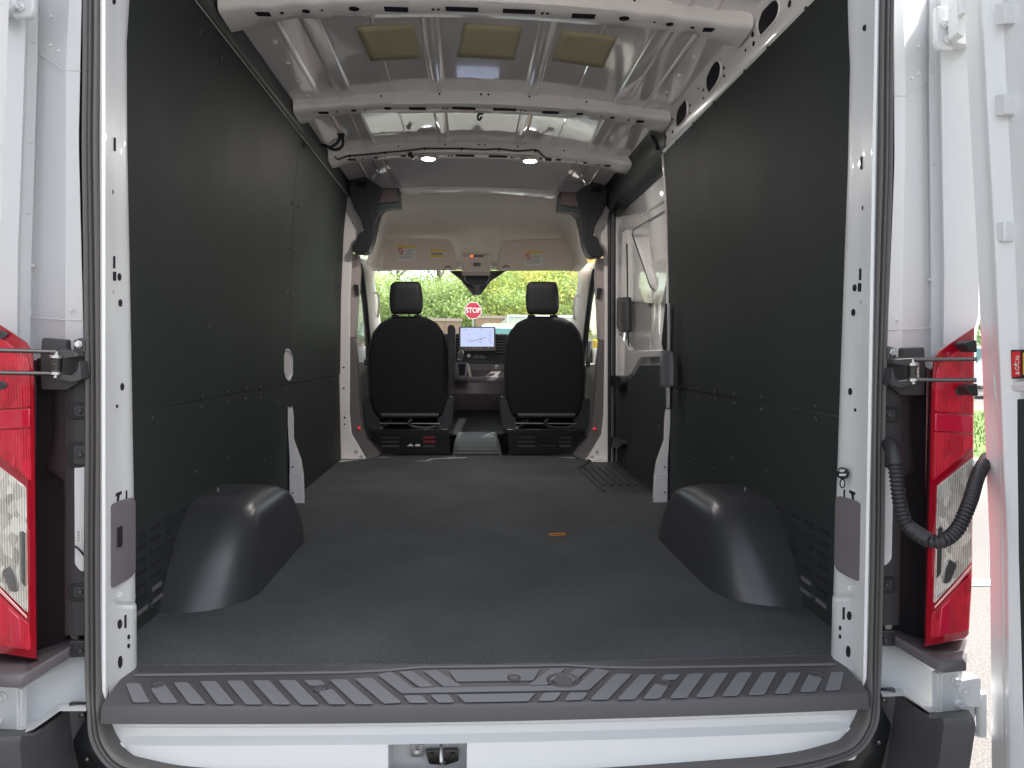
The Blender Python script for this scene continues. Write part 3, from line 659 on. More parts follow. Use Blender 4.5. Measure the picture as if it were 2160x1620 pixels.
# outer roof
MB().loft([[(X0+x, y, CZ+1.26-.10*(x/.95)**2-(.10 if abs(x) > .9 else 0)) for x in [-.95+.1*k for k in range(20)]] for y in (1.42, 3, 5.3)]).build("outer_roof", white, van)
def bow(Y, zc, halfw, name="roof_bow", h=.060, front=False, m=white_lift, holes=True):
    pr = [(-.03, h+.01), (.0, h), (.0, .018), (.004, .008), (.012, .003), (.075, -.006), (.084, .0), (.086, h)]
    if front: pr = [(.0, h), (.0, .02), (.006, .006), (.03, .0), (.12, -.01), (.125, h)]
    rows = []
    n = 48
    for k in range(n+1):
        t = -1+2*k/n; x = t*halfw
        e = max(0, (abs(t)-.84)/.16); e = e*e*(3-2*e)
        zz = zc-.05*(t*halfw/.75)**2-.012*e
        # stamped relief along the bow
        step = .006 if abs(t) < .47 else 0
        bul = .003*math.sin(t*40)*(abs(t) > .5)
        rows.append([(X0+x, Y+dy*(1+.25*e)-.035*e*(dy < .03)-(step if dz < h*.9 and dy < .01 else 0)+(0 if dy < .03 else step*.8), zz+dz-(step if dz < .01 else 0)+bul*(dz < .03)) for dy, dz in pr])
    b = MB().loft(rows).build(name, m, van, ang=45)
    if holes:
        hm = MB()
        for t in (-.93, -.90, -.55, -.24, -.02, .02, .24, .55, .90, .93):
            x = X0+t*halfw; zz = zc-.05*(t*halfw/.75)**2
            st = .006 if abs(t) < .47 else 0
            hm.prism([(x+.0045*math.cos(k*.785), Y-.0012-st, zz+.040+.0045*math.sin(k*.785)) for k in range(8)], (0, .002, 0))
        for t, wv, dpt in ((-.36, .036, .016), (-.11, .05, .014), (.11, .05, .014), (.36, .036, .016), (-.86, .022, .014), (.86, .022, .014)):
            x = X0+t*halfw; zz = zc-.05*(t*halfw/.75)**2
            st = .006 if abs(t) < .47 else 0
            hm.prism([(x-wv, Y+.022, zz-.0035-st), (x+wv, Y+.022, zz-.0035-st), (x+wv, Y+.022+dpt*1.5, zz-.0045-st), (x-wv, Y+.022+dpt*1.5, zz-.0045-st)], (0, 0, .003))
        for t, rr in ((-.52, .016), (.52, .016), (-.70, .012), (.70, .012), (-.64, .004), (.64, .004), (-.79, .006), (.79, .006), (-.22, .005), (.22, .005), (-.2, .005), (.2, .005)):
            x = X0+t*halfw; zz = zc-.05*(t*halfw/.75)**2
            hm.prism([(x+rr*math.cos(k*.524), Y+.036+rr*.8*math.sin(k*.524), zz-.0040-(.006 if abs(t) < .47 else 0)) for k in range(12)], (0, 0, .003))
        hm.build("bow_hole", holem, b, smooth=False)["kind"] = "stuff"
    return b
bA = bow(2.29, CZ+1.055, .80); bB = bow(3.22, CZ+1.055, .80); bC = bow(3.985, CZ+1.052, .80); bD = bow(4.90, CZ+1.052, .62, "front_header", front=True, holes=False)
MIR = False
# raised edge beads and weld studs on the skin
for MIR in (False, True):
    for k, y in enumerate((2.62, 2.8, 2.98, 3.14)):
        MB().box((X0-.735, y, roofz(X0-.73, y)-.008), (X0-.722, y+.012, roofz(X0-.73, y)+.002)).build("skin_clip", white_lift, van)
    MB().loft([[(X0-x, y, roofz(X0-x, y)-q) for x, q in ((.70, 0), (.694, .005), (.686, .005), (.68, 0))] for y in (1.45, 3.0, 4.9)]).build("skin_bead", roofm, van)
    MB().loft([[(X0-x, y, roofz(X0-x, y)-q) for x, q in ((.395, .0005), (.392, .003), (.388, .003), (.385, .0005))] for y in (1.45, 3.0, 4.9)]).build("skin_bead", roofm, van)
MIR = False
def pad(px, dy=0):
    pts = []
    for u, v in px:
        p = WZ(u, v, ZR-.01)
        for _ in range(4): p = WZ(u, v, roofz(p.x, p.y)-.004)
        pts.append(p)
    a, b, c, d = pts; rows = []
    for j in range(7):
        l = a.lerp(d, j/6); r = b.lerp(c, j/6); rr = []
        for i in range(9):
            q = l.lerp(r, i/8); rr.append(Vector((q.x, q.y, roofz(X0+.001, 0)-0.0 if False else min(roofz(q.x, q.y), ZR-.055*((q.x-X0)/.8)**2)-.0035)))
        rows.append(rr)
    MB().loft(rows).build("damping_pad", tan, van, solid=.003)
pad([(750, 58), (874, 51), (888, 123), (782, 129)]); pad([(980, 51), (1101, 58), (1085, 127), (964, 120)]); pad([(1184, 65), (1302, 79), (1272, 144), (1164, 128)])
# dome lights on bow C
for (u, v) in ((903, 327), (1119, 330)):
    p = W(u, v, 4.0); t = (p.x-X0)/.75
    zz = CZ+1.046-.05*t*t-.006; c = Vector((p.x, 4.025, zz))
    dl = MB().lathe(c, (0, 0, -1), [(.052, -.004), (.052, .002), (.046, .007), (.036, .010), (.034, .006)], 28).build("dome_light", mat("lamp_bezel", (.75, .72, .6), .4), van)
    MB().lathe(c+Vector((0, 0, -.004)), (0, 0, -1), [(.036, 0), (.036, .007), (.030, .010), (.0001, .011)], 28).build("lamp_lens", lampm, dl)
    ld = bpy.data.lights.new("dome_lamp", 'AREA'); ld.shape = 'DISK'; ld.size = .07; ld.energy = 1.8; ld.color = (1, .93, .88)
    lo = bpy.data.objects.new("dome_lamp", ld); C.objects.link(lo); lo.parent = dl; lo.location = (c+Vector((0, 0, -.018)))-WO[dl.name]
# wiring on bow C
def wirepath(pts, Y, dy=-.006): return smooth_path([W(u, v, Y)+Vector((0, dy, 0)) for u, v in pts], 5)
wr = MB().tube(wirepath([(700, 324), (712, 336), (722, 334), (738, 329), (770, 327), (813, 322), (862, 318), (896, 314), (935, 314), (974, 314), (1016, 316), (1053, 315), (1090, 319), (1130, 317), (1140, 325), (1152, 334), (1162, 336)], 3.965), .0042, 6).build("lamp_wiring", rubber_blk, bC)
for (u, v) in ((813, 322), (896, 314), (974, 314), (1053, 315), (1130, 318), (738, 329)):
    MB().lathe(W(u, v, 3.955), (0, -1, 0), [(.007, -.002), (.008, .002), (.005, .006), (.0001, .007)], 10).build("wire_clip", rubber_blk, bC)
MB().prism([W(u, v, 3.95) for u, v in ((861, 322), (868, 320), (871, 328), (875, 330), (869, 337), (865, 330), (860, 330))], (0, .01, 0)).build("wire_connector", rubber_blk, bC)
MB().prism([W(u, v, 3.95) for u, v in ((1150, 332), (1164, 334), (1163, 339), (1150, 338))], (0, .01, 0)).build("wire_connector", rubber_blk, bC)
MB().tube(smooth_path([W(679, 305, 3.6), W(697, 310, 3.58), (W(712, 300, 3.6)), W(718, 286, 3.62)], 6), .007, 8).build("cable_loop", rubber_blk, van)
MB().tube(smooth_path([W(685, 306, 3.6), W(706, 316, 3.58), W(722, 308, 3.6), W(723, 288, 3.62)], 6), .007, 8).build("cable_loop", rubber_blk, van)
MB().prism([W(u, v, 3.62) for u, v in rpoly([(711, 281), (726, 280), (725, 289), (712, 289)], 2)], (0, .02, 0)).build("cable_plug", rubber_blk, van, bevel=.003)
MB().tube(smooth_path([W(1020, 240, 3.37), W(1010, 241, 3.37), W(1008, 250, 3.37), W(1012, 253, 3.37), W(1016, 246, 3.37)], 5), .005, 6).build("cable_pigtail", rubber_blk, bB)
# cant rails
def rail(s, ya, yb, m, name, pts, parent=van, ang=45, **k):
    rows = [[(X0+s*x, y, CZ+z) for x, z in pts] for y in [lerp(ya, yb, i/14) for i in range(15)]]
    return MB().loft(rows).build(name, m, parent, ang=ang, **k)
headm = mat("black_head_trim", (.022, .027, .025), .45, spec=.4)
rail(-1, 1.50, 4.70, headm, "roof_side_trim", [(.84, .93), (.822, .945), (.808, .952), (.800, .962), (.802, .985), (.806, 1.00), (.803, 1.03), (.795, 1.048), (.785, 1.056), (.79, 1.08)], ang=80)
MB().tube([(X0-.812, 1.5, CZ+.950), (X0-.812, 4.66, CZ+.950)], .0015, 6).build("trim_edge_gap", white_lift, van)
rail(1, 1.45, 3.36, white_lift, "cant_rail", [(.85, .86), (.822, .905), (.816, .910), (.812, .915), (.808, .98), (.802, 1.02), (.785, 1.045), (.78, 1.10)])
rail(1, 3.30, 4.72, headm, "roof_side_trim", [(.87, .86), (.85, .885), (.825, .90), (.81, .92), (.800, .95), (.804, .98), (.80, 1.01), (.785, 1.035), (.77, 1.05), (.775, 1.08)], ang=80)
# oval openings in the right rail
def railpt(u, v):
    p = None; x = .758
    for _ in range(8):
        p = WX(u, v, X0+x); z = p.z-CZ; x = interp([(.905, .822), (.915, .812), (.98, .808), (1.02, .802), (1.045, .785)], z)
    return p
rh = MB(); rrim = MB()
for px in ([(1629, 2), (1642, -2), (1647, 12), (1645, 28), (1638, 44), (1622, 62), (1606, 79), (1601, 66), (1601, 48), (1609, 24)], [(1508, 131), (1518, 127), (1523, 140), (1521, 160), (1513, 178), (1497, 199), (1491, 186), (1491, 164), (1499, 146)], [(1441, 217), (1448, 209), (1452, 222), (1451, 243), (1444, 256), (1430, 270), (1427, 256), (1429, 238), (1434, 226)]):
    px = rpoly(px, 6, 3)
    MB().prism([railpt(u, v)+Vector((-.003, 0, .001)) for u, v in px], (.004, 0, 0)).build("rail_opening", holem, van, smooth=False)
    MB().tube([railpt(u, v)+Vector((-.003, 0, .001)) for u, v in px], .0035, 6, close=True).build("opening_flange", white_lift, van)
dm = MB()
for u, v, r in ((1574, 55, .006), (1588, 72, .009), (1590, 92, .008), (1573, 106, .005), (1527, 143, .006), (1528, 160, .006), (1484, 190, .006), (1484, 207, .005), (1474, 186, .004), (1456, 222, .006), (1456, 238, .005), (1420, 252, .005), (1419, 278, .008), (1405, 290, .008), (1666, 8, .01)):
    p = railpt(u, v)+Vector((-.002, 0, 0)); dm.prism([p+Vector((0, r*math.cos(k*.785), r*math.sin(k*.785))) for k in range(8)], (.003, 0, 0))
dm.build("rail_hole", holem, van, smooth=False)["kind"] = "stuff"
# trim end block and corner covers near the cab
for MIR in (False, True):
    Yc = 4.62
    cc = MB().prism([W(u, v, Yc) for u, v in [(735, 385), (752, 376), (773, 374), (790, 385), (806, 397), (842, 396), (844, 434), (812, 437), (800, 446), (794, 470), (787, 505), (778, 528), (768, 534), (744, 531), (743, 520), (752, 508), (756, 494), (766, 486), (765, 470), (757, 455), (748, 440), (738, 416)]], (0, .14, 0)).build("corner_cover", trimb, van, bevel=.006, seg=3)
    MB().prism([W(u, v, Yc-.004) for u, v in ((808, 398), (836, 397), (840, 424), (800, 428))], (0, .01, 0)).build("cover_tape", foil, cc, bevel=.001)
    MB().prism([W(u, v, Yc-.006) for u, v in ((800, 432), (844, 427), (845, 437), (812, 440), (797, 450), (792, 446))], (0, .02, 0)).build("cover_lip", mat("teal_black_plastic", (.03, .045, .045), .4), cc, bevel=.002)
    MB().prism([W(u, v, Yc-.01) for u, v in rpoly([(748, 380), (772, 382), (774, 396), (750, 394)], 2)], (0, .02, 0)).build("belt_slot", holem, cc, bevel=.002)
    MB().tube([W(u, v, Yc-.006) for u, v in ((746, 381), (772, 381), (775, 395), (752, 396))], .004, 6).build("slot_frame", trimg, cc)
    MB().tube(smooth_path([W(u, v, Yc-.004) for u, v in ((757, 414), (768, 420), (780, 435), (786, 460), (784, 490), (776, 520))], 4), .003, 6).build("cover_ridge", trimg, cc)
    # white roof closing plate ahead of bow C
    MB().prism([W(u, v, 4.75) for u, v in ((765, 345), (838, 348), (846, 398), (800, 398), (770, 372))], (0, .01, 0)).build("closing_plate", mat("grey_roof_fabric", (.55, .53, .55), .7), van)
MIR = False
# grey front roof headlining between bow C and header
MB().loft([[(X0+x, y, ZR-.02-.05*(x/.75)**2-(y-4.08)*.02) for x in [-.52+.052*k for k in range(21)]] for y in [4.08+.1*k for k in range(9)]]).build("front_roof_lining", mat("grey_roof_fabric", (.55, .53, .55), .7), van)

# ================================================================== CAB
Yw = 6.05
def cabr(): pass
# headliner shell
hl = []
tab = [  # v, Y centre, left u, right u
    (404, 4.98, 838, 1180), (414, 5.00, 826, 1190), (432, 5.05, 812, 1203), (444, 5.10, 802, 1212), (470, 5.55, 795, 1219), (500, 5.80, 789, 1227), (530, 5.88, 780, 1234), (552, 5.94, 772, 1240), (569, 6.02, 790, 1222)]
for v, Y, ul, ur in tab:
    r = []
    for k in range(25):
        t = -1+2*k/24; u = lerp(ul, ur, k/24); e = max(0, abs(t)-.86)/.14
        r.append(W(u, v+3*t*t, lerp(Y, 4.78+(.25 if v > 540 else 0), e**1.5)))
    hl.append(r)
MB().loft(hl).build("cab_headliner", beige, van, ang=80, solid=.004)
# front upper lip of headliner
MB().loft([[(X0+x, y, CZ+1.062-.05*(x/.75)**2-q) for x in [-.55+.055*k for k in range(21)]] for y, q in ((5.0, .0), (5.0, .03), (5.04, .045))]).build("headliner_edge", beige, van)
# A pillars and sides of the cab
for MIR in (False, True):
    # A-pillar
    MB().loft([[W(756, 545, 5.0), W(772, 548, 5.6), W(790, 566, 6.0), W(786, 560, 6.15)],
               [W(760, 590, 5.1), W(777, 590, 5.6), W(789, 590, 6.0), W(787, 590, 6.2)],
               [W(766, 620, 5.2), W(782, 620, 5.6), W(793, 620, 6.0), W(790, 620, 6.2)],
               [W(774, 665, 5.3), W(788, 665, 5.7), W(800, 665, 6.0), W(798, 665, 6.3)],
               [W(782, 740, 5.4), W(795, 740, 5.8), W(810, 740, 6.0), W(806, 740, 6.4)]]).build("windscreen_pillar", beige, van, ang=60, solid=.01)
    MB().tube(smooth_path([W(786, 618, 5.9), W(797, 621, 5.78), W(799, 650, 5.75), W(797, 668, 5.85)], 4), .009, 8).build("pillar_grab_handle", beige, van)
    # B pillar, white sheet and grey trim
    bp = MB().prism([W(u, v, 4.70) for u, v in [(690, 360), (765, 360), (760, 432), (764, 458), (766, 480), (762, 490), (748, 515), (742, 540), (738, 640), (737, 870), (741, 915), (772, 968), (700, 968)]], (0, .03, 0)).build("b_pillar", white_lift, van, bevel=.004)
    for (u, v, r) in ((725, 775, .006), (725, 819, .006), (727, 881, .007), (727, 895, .005), (744, 471, .004)):
        MB().prism([W(u, v, 4.698)+Vector((r*math.cos(k*.785), 0, r*math.sin(k*.785))) for k in range(8)], (0, .002, 0)).build("pillar_hole", holem, bp, smooth=False)
    for (u, v) in ((751, 953), (762, 964)):
        MB().lathe(W(u, v, 4.697), (0, -1, 0), [(.012, -.001), (.012, .002), (.0001, .003)], 14).build("pillar_plug", mat("grey_plug", (.45, .42, .43), .5), bp)
    MB().prism([W(u, v, 4.74) for u, v in ((742, 535), (755, 535), (757, 570), (752, 640), (748, 712), (733, 712), (735, 640))], (0, .12, 0)).build("b_pillar_upper_trim", mat("taupe_trim", (.42, .36, .35), .6), van, bevel=.006)
    MB().prism([W(u, v, 4.74) for u, v in ((733, 710), (746, 712), (752, 770), (757, 850), (762, 900), (770, 925), (800, 962), (776, 972), (742, 915), (738, 870), (735, 780))], (0, .12, 0)).build("b_pillar_lower_trim", cabg, van, bevel=.006)
    # cab door: lower trim, window frame
    MB().prism([W(u, v, 5.25) for u, v in rpoly([(745, 762), (776, 765), (790, 775), (830, 775), (830, 975), (770, 960), (755, 880), (748, 800)], 6)], (0, .5, 0)).build("cab_door_trim", doorbeige, van, bevel=.01)
    MB().tube(smooth_path([W(u, v, Y) for u, v, Y in ((757, 558, 4.95), (763, 580, 5.0), (770, 640, 5.1), (775, 700, 5.25), (781, 764, 5.35))], 4), .020, 8).build("door_rubber", rubber_blk, van)
    MB().tube(smooth_path([W(u, v, Y) for u, v, Y in ((757, 590, 5.1), (766, 640, 5.2), (771, 700, 5.35), (775, 764, 5.45))], 4), .009, 8).build("window_rubber", trimg, van)
    MB().tube(smooth_path([W(u, v, Y) for u, v, Y in ((757, 600, 4.95), (751, 625, 4.95), (748, 700, 4.95), (752, 768, 4.95))], 4), .009, 8).build("window_rubber", trimg, van)
    # side glass on a plane of the door
    MB().prism([(X0-.93, 4.85, CZ+.03), (X0-.93, 6.2, CZ+.03), (X0-.83, 5.6, CZ+.55), (X0-.83, 4.85, CZ+.55)], (-.004, 0, 0)).build("side_window", glass, van, smooth=False)
    MB().loft([[(X0-.95, 4.83, z), (X0-.95, 6.6, z)] for z in (.35, CZ+.03)]).build("cab_door_skin", white, van, solid=.02)
    # outer sides
    MB().loft([[(X0-x, 1.60, z), (X0-x, 4.80, z)] for z, x in ((.35, 1.0), (.9, 1.02), (1.5, 1.0), (2.1, .95), (CZ+1.10, .90), (CZ+1.2, .84))]).build("outer_body_side", white, van, solid=.004)
    # belt and buckle, speaker dot
    MB().tube([W(769, 620, 4.86), W(773, 700, 4.88), W(777, 780, 4.86), W(781, 850, 4.85)], .004, 6).build("seat_belt", rubber_blk, van)
    MB().prism([W(u, v, 4.82) for u, v in rpoly([(767, 758), (777, 758), (776, 770), (769, 772)], 2)], (0, .02, 0)).build("belt_buckle", trimb, van, bevel=.003)
    MB().prism([W(u, v, 4.72) for u, v in rpoly([(745, 600), (756, 600), (757, 622), (750, 622)], 2)], (0, .05, 0)).build("belt_guide", trimb, van, bevel=.003)
    MB().lathe(W(757, 903, 4.72), (0, -1, 0), [(.009, -.02), (.009, .003), (.0001, .006)], 12).build("door_marker_lamp", mat("red_marker", (.5, .01, .02), .2, coat=1, emit=(1, .02, .03), estr=.12), van)
MIR = False
# visors
def visor(px, clip, stk):
    v = MB().prism([W(a, b, 5.74) for a, b in rpoly(px, 14, 5)], (0, .03, 0)).build("sun_visor", visorm, van, bevel=.012, seg=3)
    for (u0, v0, u1, v1, kind) in stk:
        MB().prism([W(u, q, 5.737) for u, q in ((u0, v0), (u1, v0), (u1, v1), (u0, v1))], (0, .002, 0)).build("warning_label", cleanw, v, smooth=False)
        MB().prism([W(u, q, 5.735) for u, q in ((u0, v0), (u1, v0), (u1, v0+4.5), (u0, v0+4.5))], (0, .001, 0)).build("label_header", yel, v, smooth=False)
        L = MB()
        for k in range(6):
            q = v0+7+k*(v1-v0-9)/6
            L.prism([W(u, w_, 5.735) for u, w_ in ((u0+(16 if k < 3 and kind == 0 else 3), q), (u1-3-k % 3*2, q), (u1-3-k % 3*2, q+1.1), (u0+(16 if k < 3 and kind == 0 else 3), q+1.1))], (0, .001, 0))
        L.build("label_print", ink, v, smooth=False)
        if kind == 0:
            c = W(u0+7, v0+11, 5.735); MB().tube([c+Vector((.019*math.cos(k*.524), 0, .019*math.sin(k*.524))) for k in range(12)], .0035, 5, close=True).build("label_symbol", redp, v)
            MB().tube([c+Vector((-.013, 0, .013)), c+Vector((.013, 0, -.013))], .003, 5).build("label_symbol", redp, v)
        else:
            MB().prism([W(u, q, 5.7345) for u, q in ((u0+1, v0+12), (u1-1, v0+12), (u1-1, v0+17), (u0+1, v0+17))], (0, .001, 0)).build("label_header", yel, v, smooth=False)
    MB().tube(smooth_path([W(clip[0]-6, clip[1], 5.72), W(clip[0]-3, clip[1]-4, 5.72), W(clip[0]+4, clip[1]-4, 5.72), W(clip[0]+7, clip[1], 5.72)], 3), .004, 6).build("visor_clip", cabg, v)
visor([(806, 566), (812, 535), (826, 500), (948, 505), (958, 520), (966, 564), (962, 570), (812, 568)], (944, 566), [(838, 518, 876, 550, 0), (906, 526, 939, 546, 1)])
visor([(1048, 569), (1052, 530), (1060, 506), (1190, 503), (1200, 515), (1211, 555), (1213, 570), (1056, 571)], (1067, 565), [(1107, 530, 1145, 560, 0)])
# overhead console
oc = MB().loft([[W(u, v, Y) for u in (975, 982, 1002, 1028, 1034)] for v, Y in ((538, 5.72), (536, 5.68), (542, 5.62), (572, 5.66), (580, 5.70), (580, 5.86))]).build("overhead_console", visorm, van, solid=.01)
MB().prism([W(u, v, 5.60) for u, v in rpoly([(999, 554), (1014, 554), (1014, 559), (999, 559)], 1)], (0, .03, 0)).build("console_switch", trimb, oc, bevel=.001)
MB().prism([W(u, v, 5.60) for u, v in ((992, 538), (1020, 538), (1020, 541), (992, 541))], (0, .04, 0)).build("console_slot", trimg, oc)
MB().prism([W(u, v, 5.595) for u, v in ((992, 537.5), (998, 537.5), (998, 541.5), (992, 541.5))], (0, .03, 0)).build("warning_lamp", mat("amber_lamp", (.6, .1, .02), .4, emit=(1, .18, .05), estr=.3), oc)
# mirror / camera housing
mh = MB().prism([W(u, v, 5.95) for u, v in ((948, 571), (1068, 571), (1036, 592), (1030, 600), (1013, 622), (998, 622), (978, 598), (972, 590))], (0, .05, 0)).build("camera_housing", trimb, van, bevel=.006)
MB().prism([W(u, v, 5.90) for u, v in rpoly([(978, 582), (1034, 582), (1030, 598), (1012, 606), (1012, 622), (1001, 622), (1001, 606), (984, 598)], 3)], (0, .05, 0)).build("housing_cover", mat("housing_plastic", (.03, .034, .04), .35), mh, bevel=.004)
for a in ((980, 580, 988, 596), (1032, 580, 1024, 596)):
    MB().tube([W(a[0], a[1], 5.89), W((a[0]+a[2])/2-2 if a[0] < 1000 else (a[0]+a[2])/2+2, a[3]-3, 5.89), W(a[2], a[3], 5.89)], .003, 6).build("mirror_wire", mat("grey_wire", (.4, .4, .42), .5), mh)
# windscreen
MB().prism([W(778, 562, 6.06), W(1232, 566, 6.06), W(1232, 566, 6.06)+Vector((.08, .9, -.75)), W(778, 562, 6.06)+Vector((-.08, .9, -.75))], (0, .004, .004)).build("windscreen", glass, van, smooth=False)
MB().loft([[(X0+x, 6.03, CZ+z), (X0+x, 6.12, CZ+z+.25)] for x, z in ((-.86, .66), (-.4, .70), (0, .71), (.4, .70), (.86, .66))]).build("windscreen_header", trimb, van, solid=.01)
MB().loft([[(X0+x, y, z) for x in (-.9, 0, .9)] for y, z in ((4.95, CZ+1.23), (5.5, CZ+1.12), (6.1, CZ+.85))]).build("cab_roof", white, van, solid=.01)
MB().loft([[(X0+x, y, z) for x in (-.95, 0, .95)] for y, z in ((6.85, CZ-.05), (7.5, CZ-.30), (7.55, .4))]).build("bonnet", white, van, solid=.01)
# dashboard
Yd = 5.95
ds = MB().prism([W(u, v, Yd) for u, v in [(770, 712), (950, 703), (1060, 704), (1250, 716), (1250, 792), (1060, 782), (965, 780), (770, 790)]], (0, .55, 0)).build("dashboard", trimg, van, bevel=.02, seg=3)
MB().prism([W(u, v, Yd-.02) for u, v in ((955, 748), (1075, 748), (1075, 772), (1040, 778), (1000, 778), (955, 770))], (0, .05, 0)).build("dash_fascia", trimb, ds, bevel=.008)
scn = MB().prism([W(u, v, 5.80) for u, v in rpoly([(968, 689), (1045, 689), (1046, 740), (968, 741)], 3)], (0, .03, 0)).build("touch_screen", mat("screen_bezel", (.12, .115, .10), .3), ds, bevel=.003)
MB().prism([W(u, v, 5.798) for u, v in ((971.5, 691.5), (1042, 691.5), (1042, 731), (971.5, 731))], (0, .002, 0)).build("screen_glass", mat("map_screen", (.05, .05, .06), .2, emit=(.52, .60, .86), estr=.27), scn, smooth=False)
MB().tube([W(990, 722, 5.795), W(1025, 711, 5.795)], .0016, 5).build("map_road", trimb, scn)
mm = MB()
for (u, v, l) in ((985, 717, 5), (993, 716, 3), (1012, 716, 6), (1008, 721, 9), (1030, 716, 6), (1032, 700, 5), (1031, 706, 6), (1032, 711, 5), (1033, 722, 4), (978, 695, 4), (984, 695, 3), (1013, 695, 6), (988, 705, 3), (1000, 703, 2), (1013, 708, 3)):
    mm.prism([W(a, b, 5.796) for a, b in ((u, v), (u+l, v), (u+l, v+.8), (u, v+.8))], (0, .001, 0))
mm.build("map_marking", mat("map_ink", (.2, .25, .4), .5), scn, smooth=False)
mm = MB()
for u in (983, 992, 997, 1001, 1007, 1015, 1030): mm.prism([W(u-.8, 733, 5.797), W(u+.8, 733, 5.797), W(u+.8, 735, 5.797), W(u-.8, 735, 5.797)], (0, .001, 0))
mm.build("screen_icon", cleanw, scn, smooth=False)
MB().lathe(W(988.5, 750.5, Yd-.03), (0, -1, 0), [(.016, 0), (.016, .006), (.012, .008), (.0115, .003), (.0001, .003)], 18).build("volume_knob", mat("knob_satin", (.45, .45, .45), .3, metal=.8), ds)
mm = MB()
for u in (1003, 1008.5, 1014, 1019.5): mm.prism([W(u-1.2, 749.5, Yd-.022), W(u+1.2, 749.5, Yd-.022), W(u+1.2, 751.5, Yd-.022), W(u-1.2, 751.5, Yd-.022)], (0, .001, 0))
mm.prism([W(998, 754, Yd-.022), W(1026, 754, Yd-.022), W(1026, 754.6, Yd-.022), W(998, 754.6, Yd-.022)], (0, .001, 0)); mm.build("button_marks", cleanw, ds, smooth=False)
for (u0, u1) in ((960, 967), (1047, 1064)):
    MB().prism([W(u, v, Yd-.015) for u, v in ((u0, 715), (u1, 715), (u1-1, 745), (u0, 745))], (0, .03, 0)).build("air_vent", holem, ds)
    for k in range(5): MB().prism([W(u, v, Yd-.022) for u, v in ((u0, 718+k*6), (u1-1, 718+k*6), (u1-1, 720+k*6), (u0, 720+k*6))], (0, .03, 0)).build("vent_slat", latchg, ds)
MB().tube(smooth_path([W(1045, 705, Yd-.02), W(1055, 709, Yd-.04), W(1066, 706, Yd-.02)], 3), .006, 6).build("vent_hood", trimb, ds)
# centre console: shelf, cubby, tunnel
MB().prism([W(u, v, Yd-.05) for u, v in ((965, 768), (1085, 768), (1085, 790), (965, 790))], (0, .05, 0)).build("console_back", cabg, van)
MB().loft([[W(984, 766, 5.8), W(990, 802, 5.7), W(1000, 806, 5.66)], [W(988, 768, 5.85), W(996, 800, 5.8), W(1003, 800, 5.80)]]).build("console_edge", doorbeige, van, solid=.012)
MB().loft([[W(u, 782, 5.9) for u in (990, 1070)], [W(u, 798, 5.85) for u in (990, 1070)], [W(u, 803, 5.66) for u in (990, 1070)]]).build("console_shelf", mat("console_taupe", (.10, .085, .095), .5), van, solid=.01)
MB().prism([W(u, v, 5.64) for u, v in ((988, 803), (1050, 804), (1062, 796), (1062, 801), (1050, 808.5), (988, 808))], (0, .02, 0)).build("shelf_rim", doorbeige, van, bevel=.003)
MB().lathe(W(1047.5, 775.5, 5.88), (0, -1, 0), [(.020, 0), (.020, .006), (.014, .008), (.009, .004), (.0001, .004)], 18).build("dash_socket", mat("socket_satin", (.35, .35, .36), .35, metal=.6), van)
MB().loft([[W(u, v, Y) for u in (940, 1000, 1075)] for v, Y in ((795, 5.60), (807, 5.62), (830, 5.60), (862, 5.68), (885, 5.75), (925, 5.75))]).build("console_front", mat("console_taupe", (.10, .085, .095), .5), van, solid=.01)
# gear lever
gl = empty("gear_lever", W(970, 790, 5.6), van)
MB().tube([W(970, 797, 5.6), W(970, 768, 5.58)], [.013, .008], 10).build("lever_shaft", trimb, gl)
MB().tube([W(970, 766, 5.56), W(970, 758, 5.56), W(972, 750, 5.55), W(973, 743, 5.55), W(973, 738.5, 5.55)], [.012, .017, .024, .022, .008], 14).build("lever_knob", mat("knob_leather", (.12, .12, .13), .25, coat=.6), gl)
MB().lathe(W(970, 759, 5.56), (0, 0, 1), [(.018, 0), (.02, .004), (.018, .012)], 14).build("knob_collar", steel, gl)
MB().loft([[W(956, 765, 5.65), W(985, 765, 5.65)], [W(958, 797, 5.55), W(984, 797, 5.55)], [W(958, 806, 5.54), W(985, 806, 5.54)]]).build("lever_gate", trimg, gl, solid=.01)
MB().prism([W(u, v, 5.56) for u, v in ((966, 768), (982, 768), (981, 793), (969, 793))], (0, .01, 0)).build("lever_gaiter", holem, gl)
# engine tunnel with ribbed mat
MB().loft([[W(u, v, Y) for u in (930, 965, 975, 1040, 1052, 1080)] for v, Y in ((862, 5.7), (880, 5.6), (900, 5.35), (912, 5.25), (918, 5.15))]).build("tunnel", trimb, van, solid=.01)
tm = MB().loft([[W(lerp(a, b, k/8), v, Y) for k in range(9)] for v, Y, a, b in ((912, 5.10, 968, 1044), (916, 5.05, 964, 1048), (935, 4.93, 959, 1054), (958, 4.84, 955, 1058), (966, 4.82, 953, 1060))]).build("tunnel_mat", mat("grey_rubber_mat", (.09, .10, .105), .5), van, solid=.008)
for k in range(7):
    v = 919+k*6.2; t = k/6; MB().prism([W(u, vv, lerp(5.02, 4.82, t)) for u, vv in ((967-t*7, v), (1046+t*7, v), (1046+t*7, v+3), (967-t*7, v+3))], (0, .012, 0)).build("mat_rib", mat("grey_rubber_rib", (.05, .055, .06), .55), tm, bevel=.002)
MB().prism([(X0-.9, 4.80, FZ-.02), (X0+.9, 4.80, FZ-.02), (X0+.9, 6.5, FZ-.02), (X0-.9, 6.5, FZ-.02)], (0, 0, -.04)).build("cab_floor", trimb, van)
MB().prism([(X0-.9, 6.45, FZ-.04), (X0+.9, 6.45, FZ-.04), (X0+.9, 6.45, CZ-.1), (X0-.9, 6.45, CZ-.1)], (0, .04, 0)).build("firewall", trimb, van)
